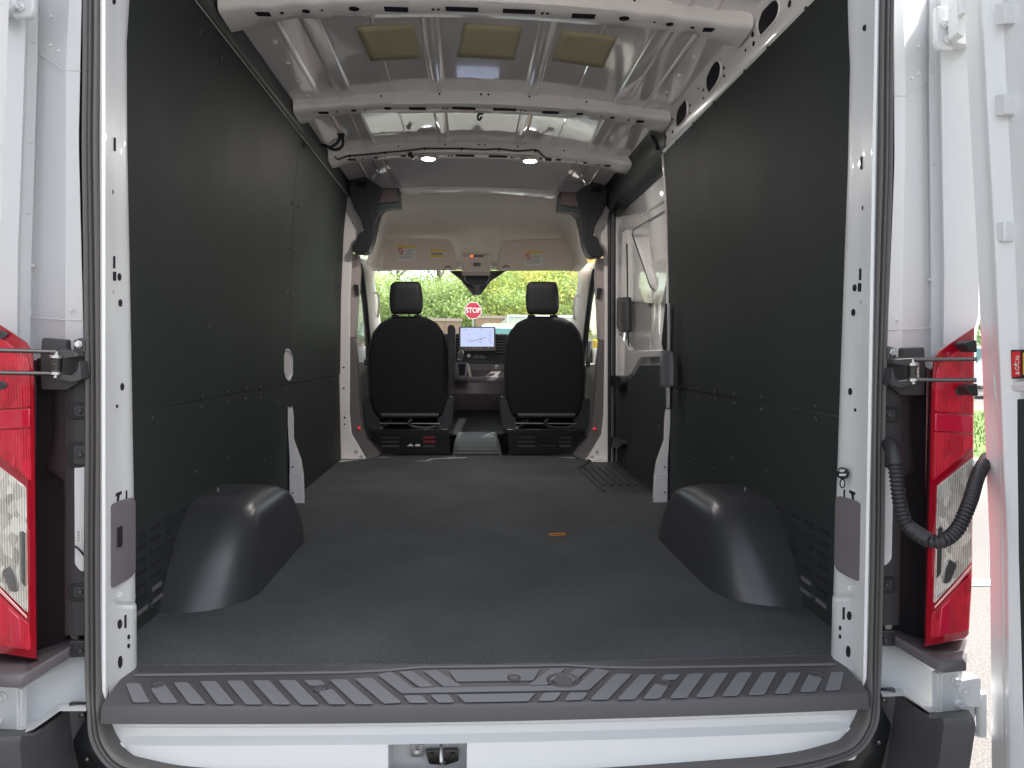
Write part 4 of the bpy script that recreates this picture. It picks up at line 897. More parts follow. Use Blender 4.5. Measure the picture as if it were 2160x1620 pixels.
MB().tube([W(940, 966, 4.79), W(1062, 966, 4.79)], .006, 6).build("floor_strip", latchg, van)

# ------------------------------------------------------------------ seats
def seat(du, left):
    s = empty("driver_seat" if left else "passenger_seat", W(862+du, 964, 5.1), van)
    s["label"] = "left cab seat with armrest folded up" if left else "right cab seat seen from behind"
    def px(l): return [(u+du, v) for u, v in l]
    bk = px([(826, 672), (845, 669), (880, 669), (900, 672), (920, 682), (934, 702), (942, 730), (945, 780), (944, 830), (938, 862), (930, 880), (795, 880), (787, 862), (779, 830), (777, 780), (780, 730), (788, 702), (804, 682)])
    rows = []
    cx, cy = 861+du, 775
    for d, ins in ((.12, .03), (.06, -.01), (.02, .0), (.004, .025), (0, .06)):
        rows.append([W(lerp(u, cx, ins), lerp(v, cy, ins), 4.86+d) for u, v in rpoly(bk, 6, 2)])
    for ins, d in ((.2, -.004), (.5, -.008)):
        rows.append([W(lerp(u, cx, ins), lerp(v, cy, ins), 4.86+d) for u, v in rpoly(bk, 6, 2)])
    MB().loft(rows, True, True).build("backrest", fabric, s, ang=70)
    MB().tube([W(u, v, 4.885) for u, v in rpoly(bk, 6, 2)], .006, 6, close=True).build("backrest_piping", vinyl, s)
    hp = px([(824, 600), (832, 594), (882, 594), (888, 600), (892, 625), (892, 650), (888, 663), (826, 663), (822, 650), (821, 625)])
    rows = []
    for d, ins in ((.10, .05), (.05, 0), (.02, .0), (.006, .03), (0, .08), (-.004, .4)):
        rows.append([W(lerp(u, 857+du, ins), lerp(v, 629, ins), 4.84+d) for u, v in rpoly(hp, 7, 3)])
    MB().loft(rows, True, True).build("headrest", vinyl, s, ang=70)
    for u in (833, 881): MB().cyl(W(u+du, 660, 4.90), W(u+du, 674, 4.90), .008, 8).build("headrest_post", darksteel, s)
    for a, b in ((826, 842), (873, 889)): MB().prism([W(u+du, v, 4.88) for u, v in ((a, 664), (b, 664), (b+1, 670), (a-1, 670))], (0, .03, 0)).build("post_guide", trimb, s, bevel=.003)
    # side bolster hinge covers, lower bar, pedestal
    for m_ in (-1, 1):
        c = 862+du
        MB().prism([W(c+m_*x, v, 4.88) for x, v in rpoly([(62, 865), (90, 835), (96, 850), (92, 905), (58, 905)], 5)], (0, .14, 0)).build("hinge_cover", trimb, s, bevel=.01)
    MB().tube([W(805+du, 876, 4.86), W(925+du, 876, 4.86)], .016, 8).build("lower_bar", trimg, s)
    MB().tube([W(800+du, 893, 4.87), W(928+du, 894, 4.87)], .004, 6).build("adjust_rail", steel, s)
    MB().tube(smooth_path([W(800+du, 903, 4.88), W(820+du, 893, 4.88), W(826+du, 886, 4.86), W(812+du, 889, 4.88)], 4), .003, 6).build("height_spring", steel, s)
    MB().tube(smooth_path([W(868+du, 885, 4.85), W(862+du, 892, 4.84), (W(870+du, 900, 4.84)), W(900+du, 903, 4.85), W(920+du, 900, 4.86)], 4), .010, 8).build("wiring_hose", rubber_blk, s)
    pdm = mat("gloss_black_steel", (.008, .008, .009), .18, coat=.8)
    pd = MB().prism([W(u+du, v, 4.84) for u, v in ((782, 912), (948, 912), (950, 964), (786, 964))], (0, .36, 0)).build("seat_pedestal", pdm, s, bevel=.006)
    MB().prism([W(u+du, v, 4.80) for u, v in ((778, 905), (948, 905), (948, 915), (778, 915))], (0, .4, 0)).build("pedestal_flange", pdm, s, bevel=.003)
    for (a, b) in ((805, 842), (893, 918)):
        for k in range(3):
            mm_ = redplain2 if (left and a == 893 and k < 2) else trimg
            MB().prism([W(u+du, v, 4.836) for u, v in rpoly([(a, 921+k*9), (b, 921+k*9), (b, 925+k*9), (a, 925+k*9)], 1.5)], (0, .004, 0)).build("pedestal_vent", mm_, s)
    if left:
        MB().prism([W(u, v, 4.835) for u, v in ((858, 941), (866, 936), (873, 941))], (0, .002, 0)).build("pedestal_mark", cleanw, s)
        MB().prism([W(u, v, 4.835) for u, v in ((876, 937), (886, 937), (886, 941.5), (876, 941.5))], (0, .002, 0)).build("pedestal_mark", cleanw, s)
        MB().prism([W(u, v, 4.80) for u, v in rpoly([(944, 690), (948, 685), (956, 685), (960, 692), (960, 798), (945, 801)], 4)], (0, .16, 0)).build("armrest", vinyl, s, bevel=.010, seg=3)
    else:
        MB().prism([W(u+du, v, 4.835) for u, v in ((852, 939), (884, 940), (884, 941.5), (852, 940.5))], (0, .002, 0)).build("pedestal_mark", darksteel, s)
    # cushion
    MB().prism([W(u+du, v, 5.02) for u, v in rpoly([(790, 868), (936, 868), (936, 898), (790, 898)], 6)], (0, .45, 0)).build("cushion", fabric, s, bevel=.02)
seat(0, True); seat(287.5, False)

# ================================================================== SLIDING DOOR (right)
sl = empty("sliding_door", (X0+.93, 4.0, FZ), van)
XD = X0+.925
def dxp(px, o=0): return [WX(u, v, XD-o) for u, v in px]
dwhite = mat("door_inner_paint", (.70, .69, .68), .12, coat=1, spec=.7, bump=.06, bscale=4)
MB().loft([[(XD, 3.2, z), (XD, 4.62, z)] for z in (FZ-.1, FZ+.8, FZ+1.15)]+[[(XD-.02, 3.2, FZ+1.4), (XD-.02, 4.62, FZ+1.4)], [(XD-.07, 3.2, FZ+1.66), (XD-.07, 4.62, FZ+1.66)]]).build("door_inner_skin", dwhite, sl, solid=.006)
def dplate(name, px, o, th, m, bev=.006, r=4): return MB().prism([p for p in dxp(rpoly(px, r, 3) if r else px, o)], (th, 0, 0)).build(name, m, sl, bevel=bev, seg=3)
dplate("door_frame_bar", [(1296, 470), (1302, 450), (1322, 478), (1326, 500), (1326, 640), (1300, 640), (1296, 560)], .03, .03, dwhite)
dplate("door_frame_bar", [(1303, 446), (1405, 362), (1408, 392), (1338, 470), (1320, 476)], .028, .028, dwhite)
dplate("door_frame_bar", [(1326, 492), (1338, 500), (1372, 600), (1376, 640), (1360, 640), (1345, 600)], .026, .026, dwhite)
dplate("window_blank", [(1340, 492), (1402, 452), (1404, 535), (1384, 604), (1374, 600)], .004, .004, dwhite, .002)
dplate("door_brace", [(1404, 540), (1413, 560), (1396, 640), (1378, 640), (1378, 618), (1386, 612)], .028, .026, dwhite)
for q_ in (0, 8): MB().tube(smooth_path(dxp([(1366+q_*.2, 622+q_), (1378, 632+q_), (1388, 622+q_)], .034), 4), .0022, 6).build("stamped_arc", dwhite, sl)
MB().tube(dxp([(1407, 442), (1336, 484), (1334, 496), (1372, 606), (1380, 612)], .03), .003, 6).build("window_blank_gap", rubber_blk, sl)
MB().tube(dxp([(1322, 514), (1324, 640), (1326, 740)], .034), .004, 6).build("door_cable", rubber_blk, sl)
MB().tube(dxp([(1332, 446), (1400, 388)], .032), .008, 8).build("swage_line", dwhite, sl)
MB().tube(dxp([(1352, 456), (1400, 424)], .032), .006, 8).build("swage_line", dwhite, sl)
dplate("door_beam", [(1302, 700), (1330, 740), (1410, 738), (1410, 752), (1350, 754), (1330, 790), (1310, 800), (1300, 790)], .04, .03, dwhite)
dplate("latch_case", [(1300, 628), (1325, 626), (1326, 700), (1308, 702), (1300, 690)], .045, .02, trimb, .006)
dplate("latch_window", [(1307, 634), (1319, 635), (1319, 680), (1307, 682)], .048, .02, trimg, .003)
dplate("door_liner_panel", [(1300, 800), (1326, 800), (1338, 792), (1348, 771), (1412, 770), (1412, 1045), (1385, 1030), (1300, 1005), (1298, 900)], .05, .006, panelm, .002)
for (u, v) in ((1376, 782), (1330, 820), (1390, 900)): MB().lathe(WX(u, v, XD-.051), (-1, 0, 0), [(.008, 0), (.006, .003), (.0001, .004)], 10).build("push_rivet", screwm, sl)
for v in (803, 932): dplate("door_roller_bracket", [(1284, v-11), (1304, v-11), (1310, v-5), (1310, v+10), (1300, v+14), (1284, v+8)], .09, .05, trimb, .004)
for du_, rr_ in ((0, .013), (9, .012)):
    sp_ = [W(1286+du_, v, 4.60-du_*.002) for v in (1010, 900, 800, 700, 600, 520, 470)]+[W(1289+du_, 445, 4.56), W(1298+du_, 424, 4.45)]+[WX(u+du_*.8, v+du_*.6, X0+.845) for u, v in ((1316, 405), (1345, 378), (1372, 352), (1398, 326))]
    MB().tube(smooth_path(sp_, 4), rr_, 8).build("sliding_door_seal", rubber_blk, van)
# upper track
MB().tube([WX(u, v, XD-.10) for u, v in ((1288, 420), (1340, 372), (1394, 320))], .010, 8).build("upper_track", steel, van)
MB().tube([WX(u, v, XD-.085) for u, v in ((1292, 428), (1342, 382), (1396, 330))], .008, 8).build("upper_track", white_lift, van)
MB().tube(smooth_path([WX(u, v, X0+.80) for u, v in ((1376, 287), (1381, 300), (1386, 308), (1388, 312))], 3), .013, 8).build("trim_hose", rubber_blk, van)
# white edge of right opening
MB().loft([[(X0+hw(z)-.001, 3.368, z), (X0+hw(z)+.001, 3.41, z), (X0+hw(z)+.05, 3.42, z)] for z in [lerp(zm, zt-.02, k/12) for k in range(13)]]).build("opening_edge", white_lift, van, solid=.002)
MB().prism([W(u, v, 3.26) for u, v in ((1404, 640), (1408, 640), (1407, 738), (1400, 740), (1396, 724))], (0, .012, 0)).build("pillar_rubber", rubber_blk, van, bevel=.004)

# ================================================================== OPEN REAR DOORS
def reardoor():
    dr = empty("rear_door", (W(2062, 900, 1.42).x, 1.42, 1.5), van)
    dr["label"] = "rear door swung open"
    # inner face as loft: columns by distance along door (towards us), rows by height.
    tab = [(-300, 2010), (0, 2033), (270, 2047), (540, 2062), (850, 2075), (1150, 2088), (1620, 2092), (1800, 2094)] if not MIR else [(-300, 2052-30), (60, 2052-17), (300, 2052-8), (540, 2053), (850, 2064), (1150, 2070), (1620, 2074), (1800, 2074)]
    pts = []
    for v, u in tab:
        p = W(u, v, 1.445) if not MIR else mirp(W(2052-u, v, 1.445)); pts.append((p.z, p.x))
    pts.sort(); base = interp(pts, CZ); hz = [(z, x-base) for z, x in reversed(pts)]
    cols = [(1.445, .05), (1.445, .0), (1.438, .0), (1.42, .0), (1.405, .0), (1.398, -.004), (1.390, -.010), (1.378, -.012), (1.368, -.006), (1.362, .004), (1.355, .010), (1.30, .012), (1.2, .012), (.62, .012), (.61, .05)]
    rows = []
    for z, dx in [(lerp(hz[0][0], hz[-1][0], k/40), interp([(-a, b) for a, b in hz], -lerp(hz[0][0], hz[-1][0], k/40))) for k in range(41)]:
        rows.append([(base+dx+c[1]+(1.44-c[0])*.0, c[0], z) for c in cols])
    MB().loft(rows).build("door_inner_panel", white, dr, ang=30)
    MB().loft([[(base+.06+interp([(-a, b) for a, b in hz], -z), y, z) for y in (1.45, .6)] for z in (CZ+.9, CZ+.75, CZ+.3, CZ-.1, CZ-.5, CZ-.95)]).build("door_outer_skin", white, dr, solid=.01)
    def dp(u, v, o=0):
        X = base+.01
        for _ in range(6): p = WX(u, v, X); X = base+.012+interp([(-a, b) for a, b in hz], -p.z)-o
        return p
    for v in (30, 222, 490): MB().prism([dp(u, vv, .022) for u, vv in rpoly([(2099, v-22), (2118, v-24), (2119, v+20), (2098, v+22)], 5)], (.03, 0, 0)).build("stamped_boss", white, dr, bevel=.006, seg=3)
    MB().lathe(dp(2112, 615), (-1, 0, 0), [(.019, -.005), (.016, .003), (.0001, .008)], 18).build("round_boss", white, dr)
    MB().prism([dp(u, v, .006) for u, v in rpoly([(2128, 842), (2400, 838), (2400, 1760), (2146, 1760), (2132, 1600), (2126, 1000)], 16, 5)], (.008, 0, 0)).build("door_liner_panel", panelm, dr, bevel=.003)
    MB().tube([dp(u, v, .004) for u, v in ((2104, 790), (2106, 830), (2112, 845), (2118, 900), (2122, 1100), (2126, 1560), (2140, 1700))], .010, 8).build("panel_rim", white, dr)
    MB().tube([dp(u, v, .002) for u, v in ((2126, 815), (2250, 812))], .012, 8).build("panel_rim", white, dr)
    return dr, dp
MIR = False
dr, dp = reardoor()
lb = MB().prism([dp(u, v, .012) for u, v in rpoly([(2131, 738), (2200, 736), (2200, 796), (2132, 799)], 3)], (.01, 0, 0)).build("lock_lever_plate", trimb, dr, bevel=.002)
MB().prism([dp(u, v, .014) for u, v in ((2133.5, 742), (2151, 741), (2151, 794), (2134, 796))], (.002, 0, 0)).build("lock_decal", redp, lb, smooth=False)
MB().prism([dp(u, v, .015) for u, v in ((2157, 744), (2185, 744), (2185, 790), (2157, 791))], (.003, 0, 0)).build("lock_lever", yel, lb, bevel=.001)
textmesh("lock_text", "LOCK", dp(2146, 770, .0155), .013, cleanw, lb, xdir=(0, 0, 1), zdir=(0, 1, 0), ext=.0002)
MB().prism([dp(u, v, .0155) for u, v in ((2139, 767), (2143, 767), (2143, 771), (2139, 771))], (.001, 0, 0)).build("lock_symbol", cleanw, lb, smooth=False)
MB().tube([dp(u, v, .0155) for u, v in ((2144, 751), (2149, 751), (2149, 753))], .0006, 5).build("lock_symbol", cleanw, lb)
MB().prism([dp(u, v, .0155) for u, v in ((2144, 785), (2149, 785), (2149, 790), (2144, 789))], (.001, 0, 0)).build("lock_symbol", cleanw, lb, smooth=False)
for (u, v) in ((2048, 730), (2050, 822)):
    MB().prism([W(a, b, 1.40) for a, b in rpoly([(u-14, v-6), (u+12, v-14), (u+14, v+14), (u-2, v+12)], 5)], (0, .03, 0)).build("check_stop", trimb, dr, bevel=.004)
# left door: mirrored shell, mostly outside the frame
MIR = True
reardoor()
MIR = False
# lower right hinge arm reaching to the door
ha = MB()
MB().prism([W(u, v, 1.46) for u, v in rpoly([(2036, 1448), (2084, 1464), (2084, 1500), (2060, 1505), (2050, 1530), (2084, 1545), (2084, 1560), (2036, 1548)], 4)], (0, .03, 0)).build("hinge_link", white, van, bevel=.005)
MB().cyl(W(2070, 1460, 1.45), W(2070, 1550, 1.45), .010, 12).build("hinge_knuckle", white, van)
MB().prism([W(u, v, 1.46) for u, v in rpoly([(2020, -10), (2042, -5), (2042, 60), (2034, 78), (2020, 70)], 4)], (0, .03, 0)).build("hinge_link", white, van, bevel=.005)
MB().cyl(W(2034, 0, 1.45), W(2034, 30, 1.45), .010, 12).build("hinge_knuckle", white, van)
# corrugated conduit
pth = smooth_path([W(u, v, Y) for u, v, Y in ((1874, 935, 1.47), (1884, 955, 1.44), (1890, 1000, 1.42), (1898, 1060, 1.40), (1912, 1105, 1.38), (1945, 1135, 1.35), (1985, 1142, 1.33), (2020, 1115, 1.34), (2045, 1060, 1.36), (2062, 1005, 1.41), (2084, 965, 1.47))], 14)
L = 0; rr = []
for i, p in enumerate(pth):
    if i: L += (p-pth[i-1]).length
PP = []; seg = .0028
acc = [0]
for i in range(1, len(pth)): acc.append(acc[-1]+(pth[i]-pth[i-1]).length)
n = int(acc[-1]/seg); j = 0
for k in range(n):
    s = k*seg
    while acc[j+1] < s: j += 1
    PP.append(pth[j].lerp(pth[j+1], (s-acc[j])/(acc[j+1]-acc[j])))
cond = MB().tube(PP, [(.0138 if (k % 3) == 0 else (.0134 if k % 3 == 1 else .0105)) if 22 < k else .0145 for k in range(n)], 14).build("wiring_conduit", rubber_blk, van, ang=70)
MB().tube([PP[int(n*.36)], PP[int(n*.44)]], .0150, 14).build("conduit_sleeve", rubber_blk, cond)

# ================================================================== ORANGE BAND AND LITTER ON THE FLOOR
c = WZ(1175, 1127, FZ+.0065)
band = MB().tube([c+Vector((.032*math.cos(k*.2618), .016*math.sin(k*.2618)*(1+.3*math.cos(k*.2618)), .001*math.sin(k*.7))) for k in range(24)], .0016, 6, close=True).build("elastic_band", oran)
tag(band, "small orange elastic band lying on the black cargo mat", "elastic band")
deb = MB()
for (u, v, r) in ((1133, 1262, .0022), (1335, 1332, .002), (1160, 1390, .0022), (905, 1385, .0018), (1245, 1388, .002), (1350, 1336, .0015), (640, 1340, .0015), (1590, 1306, .0018), (730, 1260, .0012), (1420, 1350, .0012)):
    p = WZ(u, v, FZ+.006); deb.lathe(p, (0, 0, 1), [(r*.7, -.001), (r*.5, .001), (.0001, .0015)], 5)
tag(deb.build("floor_crumbs", latchg), "scattered pale crumbs of dirt on the cargo mat", "dirt", kind="stuff")

# ================================================================== OUTSIDE
asphalt = mat("pale_asphalt", (.135, .127, .118), .9, var=.08, vscale=.6, bump=1, bscale=90, fine=.25)
grassm = mat("grass_ground", (.10, .16, .035), .95, var=.3, vscale=4, bump=1, bscale=60, fine=.4)
g_ = MB().prism([(-300, -200, 0), (300, -200, 0), (300, 400, 0), (-300, 400, 0)], (0, 0, -.2)).build("ground", asphalt, smooth=False); tag(g_, kind="structure", label="pale grainy asphalt of the car park")
gr = MB().prism([(6.4, 8.9, .004), (14, 8.9, .004), (60, 18, .004), (60, 30, .004), (5.8, 15.5, .004)], (0, 0, .06)).build("grass_verge", grassm, smooth=False, bevel=.03); tag(gr, kind="structure", label="strip of green grass beyond the car park")
kb = MB().prism([(6.2, 8.75, .0), (15, 8.75, .0), (15, 8.9, 0), (6.2, 8.9, 0)], (0, 0, .12)).build("kerb", mat("kerb_concrete", (.45, .44, .42), .9, var=.1, vscale=3), bevel=.02); tag(kb, kind="structure", label="concrete kerb along the grass strip")
pm = MB().prism([(2.2, 4.26, .004), (6.5, 4.26, .004), (6.5, 4.38, .004), (2.2, 4.38, .004)], (0, 0, .004)).build("parking_line", mat("road_paint", (.72, .72, .68), .8, var=.15, vscale=20), smooth=False); tag(pm, kind="structure", label="white painted parking line on the asphalt")
# grass blades as tufts
gv = []; gf = []
for k in range(5000):
    x = rng.uniform(6.3, 15); y = rng.uniform(8.95, 16.5)
    h = rng.uniform(.05, .11); a = rng.uniform(0, 6.28); dx, dy = math.cos(a)*.012, math.sin(a)*.012; i = len(gv)
    gv += [(x-dx, y-dy, .06), (x+dx, y+dy, .06), (x+rng.uniform(-.04, .04), y+rng.uniform(-.04, .04), .06+h)]; gf.append((i, i+1, i+2))
tag(MB().add(gv, gf).build("grass_blades", mat("grass_blade", (.13, .22, .04), .8, var=.3, vscale=8), smooth=False), "short green grass on the verge beyond the car park", "grass", kind="stuff")
# stop sign
p = W(998, 655, 27); ss = empty("stop_sign", (p.x, 27, 0)); tag(ss, "red octagonal stop sign on a thin metal post ahead of the windscreen", "stop sign")
R_ = .33
def octo(r, y, th): return MB().prism([(p.x+r*math.cos(rad(22.5+45*k)), y, p.z+r*math.sin(rad(22.5+45*k))) for k in range(8)], (0, th, 0))
octo(R_, 26.99, .006).build("sign_border", mat("sign_white", (.85, .82, .78), .5), ss, smooth=False)
octo(R_*.91, 26.984, .004).build("sign_face", mat("sign_red", (.62, .02, .06), .5), ss, smooth=False)
textmesh("sign_text", "STOP", (p.x, 26.98, p.z), .26, mat("sign_white", (.85, .82, .78), .5), ss, ext=.001, sx=.86, bold=.007)
MB().box((p.x-.03, 27.0, 0), (p.x+.03, 27.04, p.z+.3)).build("sign_post", steel, ss)
# brick walls / building
brownm = mat("brown_wall", (.38, .25, .17), .9, var=.08, vscale=1)
def wallthing(u0, u1, vtop, Y, th, label, m=brownm, name="boundary_wall"):
    a = W(u0, vtop, Y); b = W(u1, vtop, Y); o = empty(name, ((a.x+b.x)/2, Y, 0)); tag(o, label, "wall")
    MB().box((a.x, Y, 0), (b.x, Y+th, a.z)).build("wall_body", m, o)
    MB().box((a.x-.05, Y-.05, a.z), (b.x+.05, Y+th+.05, a.z+.12)).build("coping", mat("coping_stone", (.5, .42, .33), .8), o)
    n = max(2, int((b.x-a.x)/1.2))
    for k in range(1, n): MB().box((lerp(a.x, b.x, k/n)-.02, Y-.02, 0), (lerp(a.x, b.x, k/n)+.02, Y, a.z-.01)).build("wall_joint", mat("wall_joint", (.28, .2, .15), .9), o)
wallthing(1004, 1120, 671, 34, .4, "long low brown wall behind the stop sign and parked white vehicles")
wallthing(905, 972, 677, 30, .4, "short brown wall left of the stop sign, pale capped")
bm_ = empty("brown_building", (W(760, 700, 46).x, 46, 0)); tag(bm_, "brown building half hidden by trees at the far left of the windscreen", "building")
a = W(600, 612, 46); b = W(832, 612, 46); MB().box((a.x, 46, 0), (b.x, 54, a.z)).build("wall", brownm, bm_); MB().box((a.x-.2, 45.8, a.z), (b.x+.2, 54.2, a.z+.25)).build("roof_edge", mat("coping_stone", (.5, .42, .33), .8), bm_)
for k in range(5): MB().box((a.x+1+k*1.3, 45.97, a.z-1.8), (a.x+1.7+k*1.3, 46.01, a.z-.8)).build("window", mat("dark_window", (.05, .06, .07), .1), bm_)
# vehicles outside
carw = mat("car_white", (.8, .8, .8), .25, coat=1); carg = mat("car_glass", (.05, .16, .15), .05, spec=.9); tyre = mat("tyre", (.02, .02, .02), .8)
def carbody(name, x, y, ang, L, Wd, H, label, m, van_=False, cat="car"):
    o = empty(name, (x, y, 0)); o.rotation_euler = (0, 0, ang); tag(o, label, cat)
    WOs = WO[o.name]; 
    def Q(px): return [Vector((x, y, 0))+Vector(q) for q in px]
    h = H
    if van_: prof = [(-.5, .25), (-.5, .92), (-.47, 1), (.30, 1), (.33, .95), (.42, .62), (.5, .52), (.5, .25)]
    else: prof = [(-.5, .25), (-.5, .55), (-.44, .60), (-.33, .97), (-.2, 1), (.10, 1), (.24, .64), (.48, .52), (.5, .4), (.5, .25)]
    rows = [[Vector((x+lx*L, y+wy*Wd, z*h if z > .7 or True else 0)) for lx, z in prof] for wy in (-.5, .5)]
    rows = []
    for wy in (-.5, -.47, .47, .5):
        ins = .97 if abs(wy) == .5 else 1
        rows.append([Vector((x+lx*L*ins, y+(wy*(1-.16*max(0, z-.55)/.45))*Wd, z*h*(ins if z > .3 else 1))) for lx, z in prof])
    MB().loft(rows, True, True).build("body", m, o, ang=40)
    for sgn in (-1, 1):
        if not van_:
            MB().prism([(x+lx*L, y+sgn*Wd*(.50-.5*.16*(z-.55)/.45)*1.003, z*h) for lx, z in ((-.36, .63), (-.30, .93), (.08, .95), (.20, .64))], (0, sgn*.004, 0)).build("side_glass", carg, o, smooth=False)
        else:
            MB().prism([(x+lx*L, y+sgn*Wd*.475, z*h) for lx, z in ((.16, .62), (.16, .86), (.30, .86), (.38, .62))], (0, sgn*.012, 0)).build("side_glass", carg, o, smooth=False)
        for lx in (-.32, .32):
            MB().cyl((x+lx*L, y+sgn*(Wd*.5-.2), .33), (x+lx*L, y+sgn*(Wd*.5+.01), .33), .33, 18).build("wheel", tyre, o)
    fx = -.5; 
    MB().prism([(x+L*lx, y+wy*Wd, z*h) for lx, wy, z in ((.245 if not van_ else .425, -.4, .66), (.245 if not van_ else .425, .4, .66), (.125 if not van_ else .34, .36, .95), (.125 if not van_ else .34, -.36, .95))], (.012, 0, .012)).build("windscreen", carg, o, smooth=False)
    MB().prism([(x+L*lx, y+wy*Wd, z*h) for lx, wy, z in ((-.455 if not van_ else -.502, -.38, .64), (-.455 if not van_ else -.502, .38, .64), (-.36 if not van_ else -.49, .34, .93), (-.36 if not van_ else -.49, -.34, .93))], (-.012, 0, .012)).build("rear_glass", carg, o, smooth=False)
    for wy in (-.42, .42): MB().box((x-L*.505, y+wy*Wd-.06, h*.42), (x-L*.49, y+wy*Wd+.06, h*.52)).build("tail_light", redplain, o)
    return o
q = W(1112, 700, 15); carbody("parked_van", q.x, 15.5, rad(84), 4.9, 1.9, CZ+.55, "white parked van whose roof shows just right of the dashboard screen", carw)
q = W(1160, 700, 23); tr = empty("box_truck", (q.x, 23, 0)); tag(tr, "white box truck standing beyond the right hand seat", "truck")
a = W(1071, 667, 22); MB().box((a.x, 22, .8), (a.x+2.3, 27, a.z)).build("cargo_box", mat("truck_cream", (.72, .75, .66), .5), tr, bevel=.03)
MB().tube([(a.x, 21.98, .8), (a.x, 21.98, a.z), (a.x+2.3, 21.98, a.z), (a.x+2.3, 21.98, .8)], .05, 6).build("box_frame", carw, tr)
MB().box((a.x+.1, 27.1, .5), (a.x+2.2, 28.8, a.z-.4)).build("cab", carw, tr, bevel=.1)
for xx in (a.x+.2, a.x+2.1):
    for yy in (23, 28): MB().cyl((xx-.12, yy, .42), (xx+.12, yy, .42), .42, 16).build("wheel", tyre, tr)
q = W(752, 705, 13); carbody("parked_car", q.x-1.2, 13, rad(80), 4.6, 1.85, 1.62, "pale parked car seen through the left cab window", mat("car_silver_green", (.5, .6, .57), .3, coat=1))
q = W(1250, 705, 13); carbody("parked_car", q.x+1.4, 14.0, rad(85), 4.6, 1.9, 1.75, "white parked car seen through the right cab window", carw)
MB_y = W(1263, 728, 12); yb_ = MB().box((MB_y.x-.1, 12, 0), (MB_y.x+.25, 12.3, MB_y.z+.10)).build("bollard", mat("bollard_yellow", (.8, .5, .05), .5), bevel=.05); tag(yb_, "yellow post seen low in the right cab window", "bollard")
q = W(2070, 712, 24); carbody("parked_car", q.x+1.2, 24, rad(5), 4.5, 1.85, 1.75, "white parked car past the open right rear door beyond the grass", carw)
# trees
def leafmat(name, base):
    m = mat(name, base, .6, var=.45, vscale=1.3, bump=0, fine=0)
    b = m.node_tree.nodes["Principled BSDF"]; b.inputs["Subsurface Weight"].default_value = 0
    n = m.node_tree; t = n.nodes.new("ShaderNodeBsdfTranslucent"); t.inputs[0].default_value = (*[min(1, c*1.5) for c in base], 1)
    x = n.nodes.new("ShaderNodeMixShader"); x.inputs[0].default_value = .4; out = [k for k in n.nodes if k.type == 'OUTPUT_MATERIAL'][0]
    n.links.new(b.outputs[0], x.inputs[1]); n.links.new(t.outputs[0], x.inputs[2]); n.links.new(x.outputs[0], out.inputs[0]); return m
LG = leafmat("leaf_green", (.29, .38, .13)); LD = leafmat("leaf_deep_green", (.20, .30, .13)); LY = leafmat("leaf_yellow_green", (.50, .50, .15)); LO = leafmat("leaf_orange", (.64, .43, .16)); LP = leafmat("leaf_pale_green", (.37, .44, .21))
barkm = mat("bark", (.13, .10, .08), .9, var=.2, vscale=4)
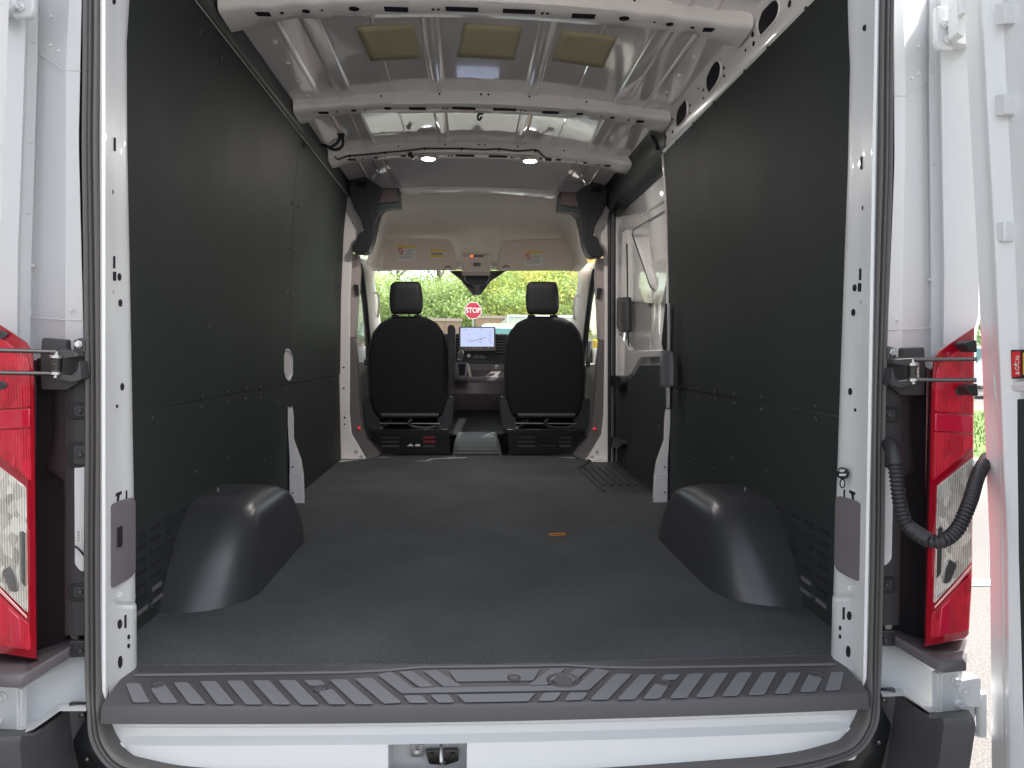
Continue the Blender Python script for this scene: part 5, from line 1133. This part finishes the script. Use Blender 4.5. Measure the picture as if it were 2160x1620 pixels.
def tree(x, y, h, wd, low, m, n, label, dens=1.0, ls=.12, group="trees beyond the car park"):
    o = empty("tree", (x, y, 0)); tag(o, label, "tree", group)
    tk = MB().tube([(x, y, 0), (x+.1, y, h*.3), (x-.05, y+.1, h*.6), (x+.05, y, h*.93)], [h*.022, h*.017, h*.011, h*.003], 7)
    nb = 14
    cl = []
    for k in range(nb):
        z0 = lerp(low*.8, h*.85, k/nb); a = k*2.4+rng.uniform(-.3, .3); r = wd*.5*(.6+.5*rng.random())*math.sin(math.pi*min(.95, .25+.7*(1-(z0-low)/(h-low+.01))))
        e = (x+math.cos(a)*r, y+math.sin(a)*r, z0+h*.10); tk.tube([(x, y, z0), (x+math.cos(a)*r*.5, y+math.sin(a)*r*.5, z0+h*.06), e], [h*.007, h*.004, h*.0015], 5); cl.append(e)
        cl.append(((x+e[0])/2, (y+e[1])/2, e[2]-h*.02))
    tk.build("trunk", barkm, o)
    for k in range(int(nb*1.5)):
        z = lerp(low, h, rng.random()**.8); f = (z-low)/(h-low); r = wd*.5*math.sqrt(max(0, 1-(2*f-.75)**2/1.7))*math.sqrt(rng.random()); a = rng.uniform(0, 6.28); cl.append((x+math.cos(a)*r, y+math.sin(a)*r, z))
    cl = np.array(cl); idx = rng.integers(0, len(cl), n); c = cl[idx]+rng.normal(0, 1, (n, 3))*np.array([wd*.085, wd*.085, h*.045])
    d1 = rng.normal(0, 1, (n, 3)); d1 /= np.linalg.norm(d1, axis=1)[:, None]; d2 = np.cross(d1, rng.normal(0, 1, (n, 3))); d2 /= np.linalg.norm(d2, axis=1)[:, None]
    sz = (ls*rng.uniform(.5, 1.1, n))[:, None]
    V = np.stack([c-d1*sz, c-d2*sz*.5, c+d1*sz, c+d2*sz*.5], 1).reshape(-1, 3)-np.array([x, y, 0])
    me = bpy.data.meshes.new("crown"); me.vertices.add(4*n); me.vertices.foreach_set("co", V.astype(np.float32).ravel())
    me.loops.add(4*n); me.loops.foreach_set("vertex_index", np.arange(4*n, dtype=np.int32)); me.polygons.add(n); me.polygons.foreach_set("loop_start", np.arange(0, 4*n, 4, dtype=np.int32)); me.update(calc_edges=True)
    me.materials.append(m); cr = bpy.data.objects.new("crown", me); C.objects.link(cr); cr.parent = o
def tu(u, Y): return W(u, 740, Y).x
TR = [(775, 50, 6.6, 5, 1.5, LG, 5000, "mid green tree rising over the brown building at the left of the windscreen"),
      (840, 56, 12, 5, 3, LP, 900, "thin pale green tree with sky showing, behind the left headrest"),
      (885, 44, 5.5, 5, 1.0, LG, 7000, "bushy green tree just right of the left headrest"),
      (925, 58, 14, 5, 5, LD, 900, "tall dark tree with bare trunk and bright sky gaps left of the mirror housing"),
      (950, 42, 5.1, 6, 1.0, LP, 8000, "low light green tree left of the stop sign"),
      (985, 50, 6.6, 5, 1.5, LG, 6000, "green tree straight behind the stop sign"),
      (1045, 46, 8.5, 6, 2, LY, 7000, "yellow green tree just right of the mirror housing"),
      (1080, 52, 9, 6, 2, LG, 4500, "broad green tree between the mirror housing and right headrest"),
      (1010, 41, 5.6, 8, .8, LG, 8000, "low green bush like tree spreading below the stop sign"),
      (1100, 42, 6.2, 7, 1, LY, 7500, "low yellow green tree behind the right headrest"),
      (1150, 50, 10.5, 7, 2, LO, 7000, "orange leaved tree above the right headrest"),
      (1195, 45, 8.5, 6, 1, LO, 7000, "orange and yellow tree at the right end of the windscreen"),
      (1215, 42, 6.0, 7, 1, LG, 7000, "low green tree at the lower right corner of the windscreen"),
      (1280, 48, 10, 8, 1, LG, 6000, "green tree seen through the right cab window"),
      (720, 52, 11, 8, 1, LG, 6000, "green tree seen through the left cab window"),
      (820, 42, 5.2, 6, 1, LG, 6000, "low green shrub like tree below the brown building")]
for (u, Y, h, wd, low, m, n, lb_) in TR: tree(tu(u, Y), Y, h, wd, low, m, int(n*1.3), lb_)
tree(tu(2075, 30), 30, 9, 8, .5, LD, 7000, "dark tree past the open right rear door", group="trees beyond the car park")
print("objects", len(bpy.data.objects))
